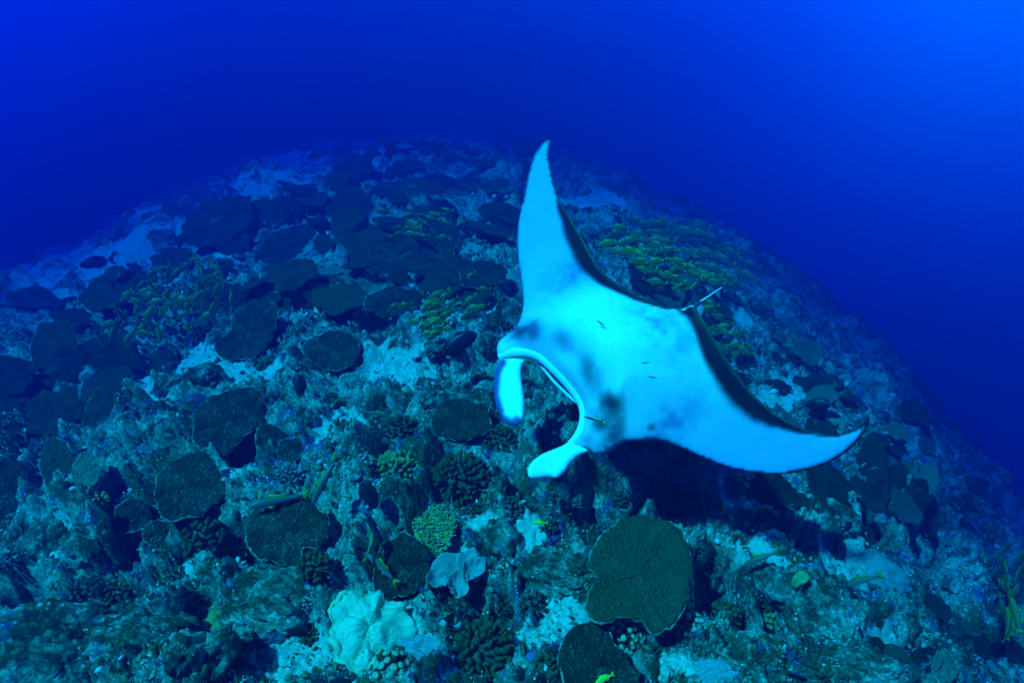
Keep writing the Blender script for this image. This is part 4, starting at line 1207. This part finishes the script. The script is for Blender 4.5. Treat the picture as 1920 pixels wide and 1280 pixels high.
# ------------------------------------------------------------------ fish
def fish_parts(prof, width, tail, dorsal, anal, pelvic=None):
    """1 long, nose at +x. prof: (x, top z, bottom z). fins: outlines in x-z"""
    V, F = [], []; seg = 12
    for x, zt, zb in prof:
        c, h = (zt + zb) / 2, (zt - zb) / 2
        w = width * (h / max((p[1] - p[2]) / 2 for p in prof)) ** .8
        for k in range(seg):
            th = 2 * math.pi * k / seg
            V.append((x, w * math.cos(th), c + h * math.sin(th)))
    for i in range(len(prof) - 1):
        for k in range(seg):
            l = (k + 1) % seg; F.append((i * seg + k, (i + 1) * seg + k, (i + 1) * seg + l, i * seg + l))
    F.append(tuple(range(seg))); F.append(tuple((len(prof) - 1) * seg + k for k in range(seg))[::-1])
    def fin(o, th=.006, tilt=0):
        n = len(o); v = [(x, th + tilt * abs(z), z) for x, z in o] + [(x, -th + tilt * abs(z), z) for x, z in o]
        f = [tuple(range(n)), tuple(range(n, 2 * n))[::-1]] + [(i, n + i, n + (i + 1) % n, (i + 1) % n) for i in range(n)]
        return v, f
    fins = {'tail_fin': fin(tail), 'dorsal_fin': fin(dorsal), 'anal_fin': fin(anal)}
    if pelvic:
        a, b = fin(pelvic, .004, .35), fin(pelvic, .004, -.35); k = len(a[0])
        fins['pelvic_fin'] = (a[0] + b[0], a[1] + [tuple(i + k for i in q) for q in b[1]])
    return (V, F), fins
SNAP = ([(.5, .005, -.015), (.46, .04, -.045), (.38, .085, -.08), (.25, .13, -.11), (.1, .145, -.12), (-.08, .125, -.105), (-.24, .08, -.07), (-.34, .045, -.04), (-.40, .038, -.034)], .06,
    [(-.38, .03), (-.47, .10), (-.56, .145), (-.52, .05), (-.50, .0), (-.52, -.05), (-.56, -.14), (-.47, -.09), (-.38, -.03)],
    [(.22, .12), (.16, .20), (.02, .195), (-.12, .165), (-.24, .13), (-.27, .07)], [(-.08, -.09), (-.14, -.16), (-.24, -.12), (-.26, -.06)], [(.2, -.10), (.12, -.19), (.06, -.11)])
GOAT = ([(.5, -.01, -.035), (.44, .035, -.055), (.34, .07, -.065), (.2, .09, -.075), (.02, .085, -.075), (-.16, .065, -.06), (-.30, .04, -.038), (-.40, .028, -.026)], .06,
    [(-.38, .022), (-.48, .085), (-.58, .12), (-.52, .03), (-.49, 0), (-.52, -.03), (-.58, -.12), (-.48, -.08), (-.38, -.022)],
    [(.18, .08), (.13, .15), (.04, .11), (-.06, .09), (-.12, .12), (-.22, .06)], [(-.06, -.065), (-.12, -.12), (-.2, -.055)], [(.2, -.07), (.10, -.16), (.06, -.07)])
SURG = ([(.5, -.01, -.05), (.45, .07, -.10), (.36, .14, -.15), (.22, .19, -.18), (.05, .20, -.19), (-.12, .165, -.16), (-.27, .09, -.09), (-.36, .035, -.035), (-.40, .032, -.032)], .07,
    [(-.38, .03), (-.46, .13), (-.60, .24), (-.53, .08), (-.51, 0), (-.53, -.08), (-.60, -.24), (-.46, -.13), (-.38, -.03)],
    [(.30, .15), (.2, .23), (0, .25), (-.2, .20), (-.30, .13), (-.33, .06)], [(.08, -.17), (-.02, -.23), (-.2, -.19), (-.30, -.12), (-.33, -.06)], None)
WRAS = ([(.5, .0, -.01), (.42, .035, -.035), (.25, .06, -.055), (0, .065, -.06), (-.25, .05, -.045), (-.40, .035, -.03)], .045,
    [(-.39, .03), (-.55, .06), (-.53, 0), (-.55, -.06), (-.39, -.03)], [(.2, .05), (0, .085), (-.3, .075), (-.34, .04)], [(0, -.05), (-.1, -.08), (-.3, -.065), (-.34, -.04)], None)
def curve_body(V, k):
    return [(x, y + k * (x - .1) ** 2 * (1 if x < .1 else .4), z) for x, y, z in V]
def joined_fish(spec, mats, bendk, name):
    (V, F), fins = fish_parts(*spec); MI = [0] * len(F)
    for v, f in fins.values():
        s = len(V); V = V + v; F = F + [tuple(i + s for i in q) for q in f]; MI += [1] * len(f)
    me = mesh_from(name, curve_body(V, bendk), F, mats); me.polygons.foreach_set('material_index', MI); return me
SNAP_MESH = [joined_fish(SNAP, F_SNAP, k, 'yellow_snapper') for k in (-.35, -.1, .15, .4)]
def fish_frame(px, py, Lpx, head_deg, depth_over, back=0, flank=.65, dist=None):
    """place a fish over the reef: Lpx its length and head_deg its heading as measured in the photograph, depth_over metres above the ground"""
    if dist is None:
        g, t = pick(px, py); d = rays(px, py)
        t2 = max(.7, t - depth_over / max(.25, -d[2]))
    else: t2 = dist
    P = Vector(CAM + rays(px, py) * t2)
    L = Lpx * t2 / FPX / max(.5, math.cos(back))
    view = (P - Vector(CAM)).normalized()
    R, U = Vector(C_R), Vector(C_U); R = (R - view * R.dot(view)).normalized(); U = R.cross(view)
    a = D2R(head_deg)
    X = (R * math.cos(a) + U * math.sin(a)) * math.cos(back) + view * math.sin(back)
    up = (Vector((0, 0, 1)) * (1 - flank) + U * flank)
    Z = (up - X * up.dot(X))
    if Z.length < .2: Z = (R * (-1 if math.sin(a) > 0 else 1)) - X * (R * (-1 if math.sin(a) > 0 else 1)).dot(X)
    Z.normalize(); Y = Z.cross(X)
    return basis(X, Y, Z, P) @ Matrix.Diagonal((L, L, L, 1))
def big_fish(name, label, cat, spec, mats, M, bendk=0.0, group=None):
    root = thing(name, label, cat, M, group)
    (V, F), fins = fish_parts(*spec)
    link('body', mesh_from('body', curve_body(V, bendk), F, mats[0]), root)
    for k, (v, f) in fins.items():
        link(k, mesh_from(k, curve_body(v, bendk), f, mats[1]), root)
    p = spec[0][1]; z = p[1] * .35 + p[2] * .1
    for s in (-1, 1):
        bm = bmesh.new(); bmesh.ops.create_icosphere(bm, subdivisions=2, radius=.016)
        for q in bm.verts: q.co = Vector((q.co.x + p[0] - .045, q.co.y * .5 + s * spec[1] * .62, q.co.z + z))
        me = bpy.data.meshes.new('eye'); bm.to_mesh(me); bm.free(); me.materials.append(M_EYE)
        link('eye', me, root)
    return root
DARK = [(858, 646, 84, 33, .35, .0, 'black surgeonfish swimming beside the manta\'s face above pale sand', .05),
    (605, 425, 62, 148, .6, .2, 'black fish diving over dark plates on the far reef', 0),
    (561, 718, 48, -80, .3, .1, 'black fish nose down over sand above the pale-rimmed round coral', .2),
    (180, 492, 42, 192, .8, 0, 'dark fish hovering over the bright gully on the left brow', 0),
    (367, 289, 26, 200, 1.0, 0, 'dim small fish high in the haze above the left brow', 0),
    (356, 869, 30, 185, .12, 0, 'small black fish just over the top edge of the round plate', 0),
    (150, 847, 20, 35, .15, 0, 'tiny black fish left of the overlapping plates', 0),
    (130, 572, 46, 20, .4, .3, 'dark fish over the lower end of the bright gully', .3),
    (690, 925, 60, -55, .12, .3, 'black wrasse gliding over the dark shrub between goatfish and green coral', .2),
    (1538, 757, 42, 178, .15, .2, 'dark fish with a white tail spot above the near wing', 0),
    (232, 520, 38, 30, .5, .1, 'dark fish over the long plate below the left brow', 0)]
for px, py, L, a, h, bk, lab, bd in DARK:
    big_fish('surgeonfish', lab, 'fish', SURG if L > 24 else SNAP, F_DARK, fish_frame(px, py, L, a, h, bk), bd, 'single dark fish over the reef')
for px, py, L, a, h, bk, lab, bd in [
    (522, 937, 92, 192, .25, .1, 'goatfish with yellow tail resting along the top of the lobed plate', .15),
    (608, 900, 88, 246, .28, .1, 'goatfish with yellow tail swimming head down right of the lobed plate', .1),
    (696, 1010, 62, 105, .14, .1, 'curled goatfish with yellow tail beside the small dark cave', .9),
    (715, 1062, 74, 140, .16, .1, 'slim goatfish with yellow belly left of the greenish plate', .2),
    (713, 776, 46, 172, .2, .1, 'small goatfish with yellow tail over sand above the yellow-green coral', .1),
    (1012, 980, 27, 180, .2, 0, 'golden damselfish over pale rock left of the largest plate', 0),
    (1132, 1272, 34, 205, .15, 0, 'yellow fish at the bottom edge over the cut-off plate', .2),
    (1491, 998, 52, 248, .2, .1, 'yellow-green fish swimming steeply down on the right slope', .1),
    (1425, 1046, 58, 200, .2, .1, 'yellow-green fish under the small bushy coral on the right slope', .1),
    (1432, 984, 34, 190, .15, .1, 'yellow-green fish right beneath the small bushy coral below the wing', 0),
    (1614, 1088, 58, 195, .2, .1, 'slim yellow fish over the pale crusted ledge on the right slope', .1),
    (1508, 918, 20, 10, .1, 0, 'little yellow fish just under the near wing', 0),
    (960, 690, 70, 205, .2, .2, 'yellow-green fish over sand left of the manta\'s mouth', .1)]:
    gold = 'golden' in lab or 'yellow fish at the bottom' in lab
    big_fish('damselfish' if gold else 'goatfish', lab, 'fish', SNAP if gold else GOAT, F_GOLD if gold else F_GOAT, fish_frame(px, py, L, a, h, bk), bd, 'yellow-tailed fish on the near reef')
for px, py, L, a, lab in [(1128, 607, 18, -35, 'tiny cleaner fish against the middle of the manta\'s belly near the raised wing'),
        (1211, 680, 16, 8, 'tiny cleaner fish against the centre of the manta\'s belly'),
        (1114, 786, 40, 165, 'cleaner wrasse with yellow tail at the manta\'s lower lip')]:
    W = Vector(on_plane(px, py)); dist = (W - Vector(CAM)).length
    big_fish('cleaner_wrasse', lab, 'fish', WRAS, [F_WRASSE[0], F_GOLD[1] if L > 30 else F_WRASSE[1]], fish_frame(px, py, L, a, 0, 0, dist=dist - .30), .3, 'cleaner fish on the manta')

def school(n, region, Lpx, heading, spread, hgt, label, group, seed):
    r = random.Random(seed)
    for _ in range(n):
        px, py = region(r)
        M = fish_frame(px, py, r.uniform(*Lpx), heading(px, py) + r.gauss(0, spread), r.uniform(*hgt), r.gauss(0, .35), r.uniform(.35, .8))
        tag(link('yellow_snapper', r.choice(SNAP_MESH), None, M), label, 'fish', group)
def gauss_in(cx, cy, sx, sy, shear=0):
    def f(r):
        while True:
            a, b = r.gauss(0, .55), r.gauss(0, .55)
            if a * a + b * b < 1: return cx + a * sx, cy + b * sy + a * sx * shear
    return f
school(105, gauss_in(1272, 476, 135, 64, .18), (28, 48), lambda x, y: 175 - (x - 1270) * .08, 9, (.4, 1.2), 'yellow snapper in the dense school behind the manta\'s raised wing', 'school behind the raised wing', 1)
school(78, gauss_in(330, 560, 130, 75, -.45), (20, 36), lambda x, y: 250, 40, (.25, .8), 'yellow snapper in the loose school over plates at the left', 'school over the left plates', 2)
school(34, gauss_in(820, 580, 105, 55, -.35), (26, 44), lambda x, y: 205, 14, (.1, .5), 'yellow snapper in the school over sand left of the manta\'s head', 'school left of the manta\'s head', 3)
school(24, gauss_in(780, 420, 110, 36, -.1), (22, 36), lambda x, y: 180, 15, (.15, .5), 'yellow snapper in the dim school above the very large dark plate', 'school over the far dark plates', 4)
school(20, gauss_in(1358, 625, 45, 60, .3), (22, 36), lambda x, y: 170, 20, (.1, .5), 'yellow snapper in the knot of fish below the manta\'s tail', 'school below the tail', 5)
school(14, gauss_in(1896, 1090, 34, 90, 0), (26, 42), lambda x, y: 75, 12, (.2, .5), 'yellow snapper in the school at the right edge of the wall', 'school at the right edge', 6)
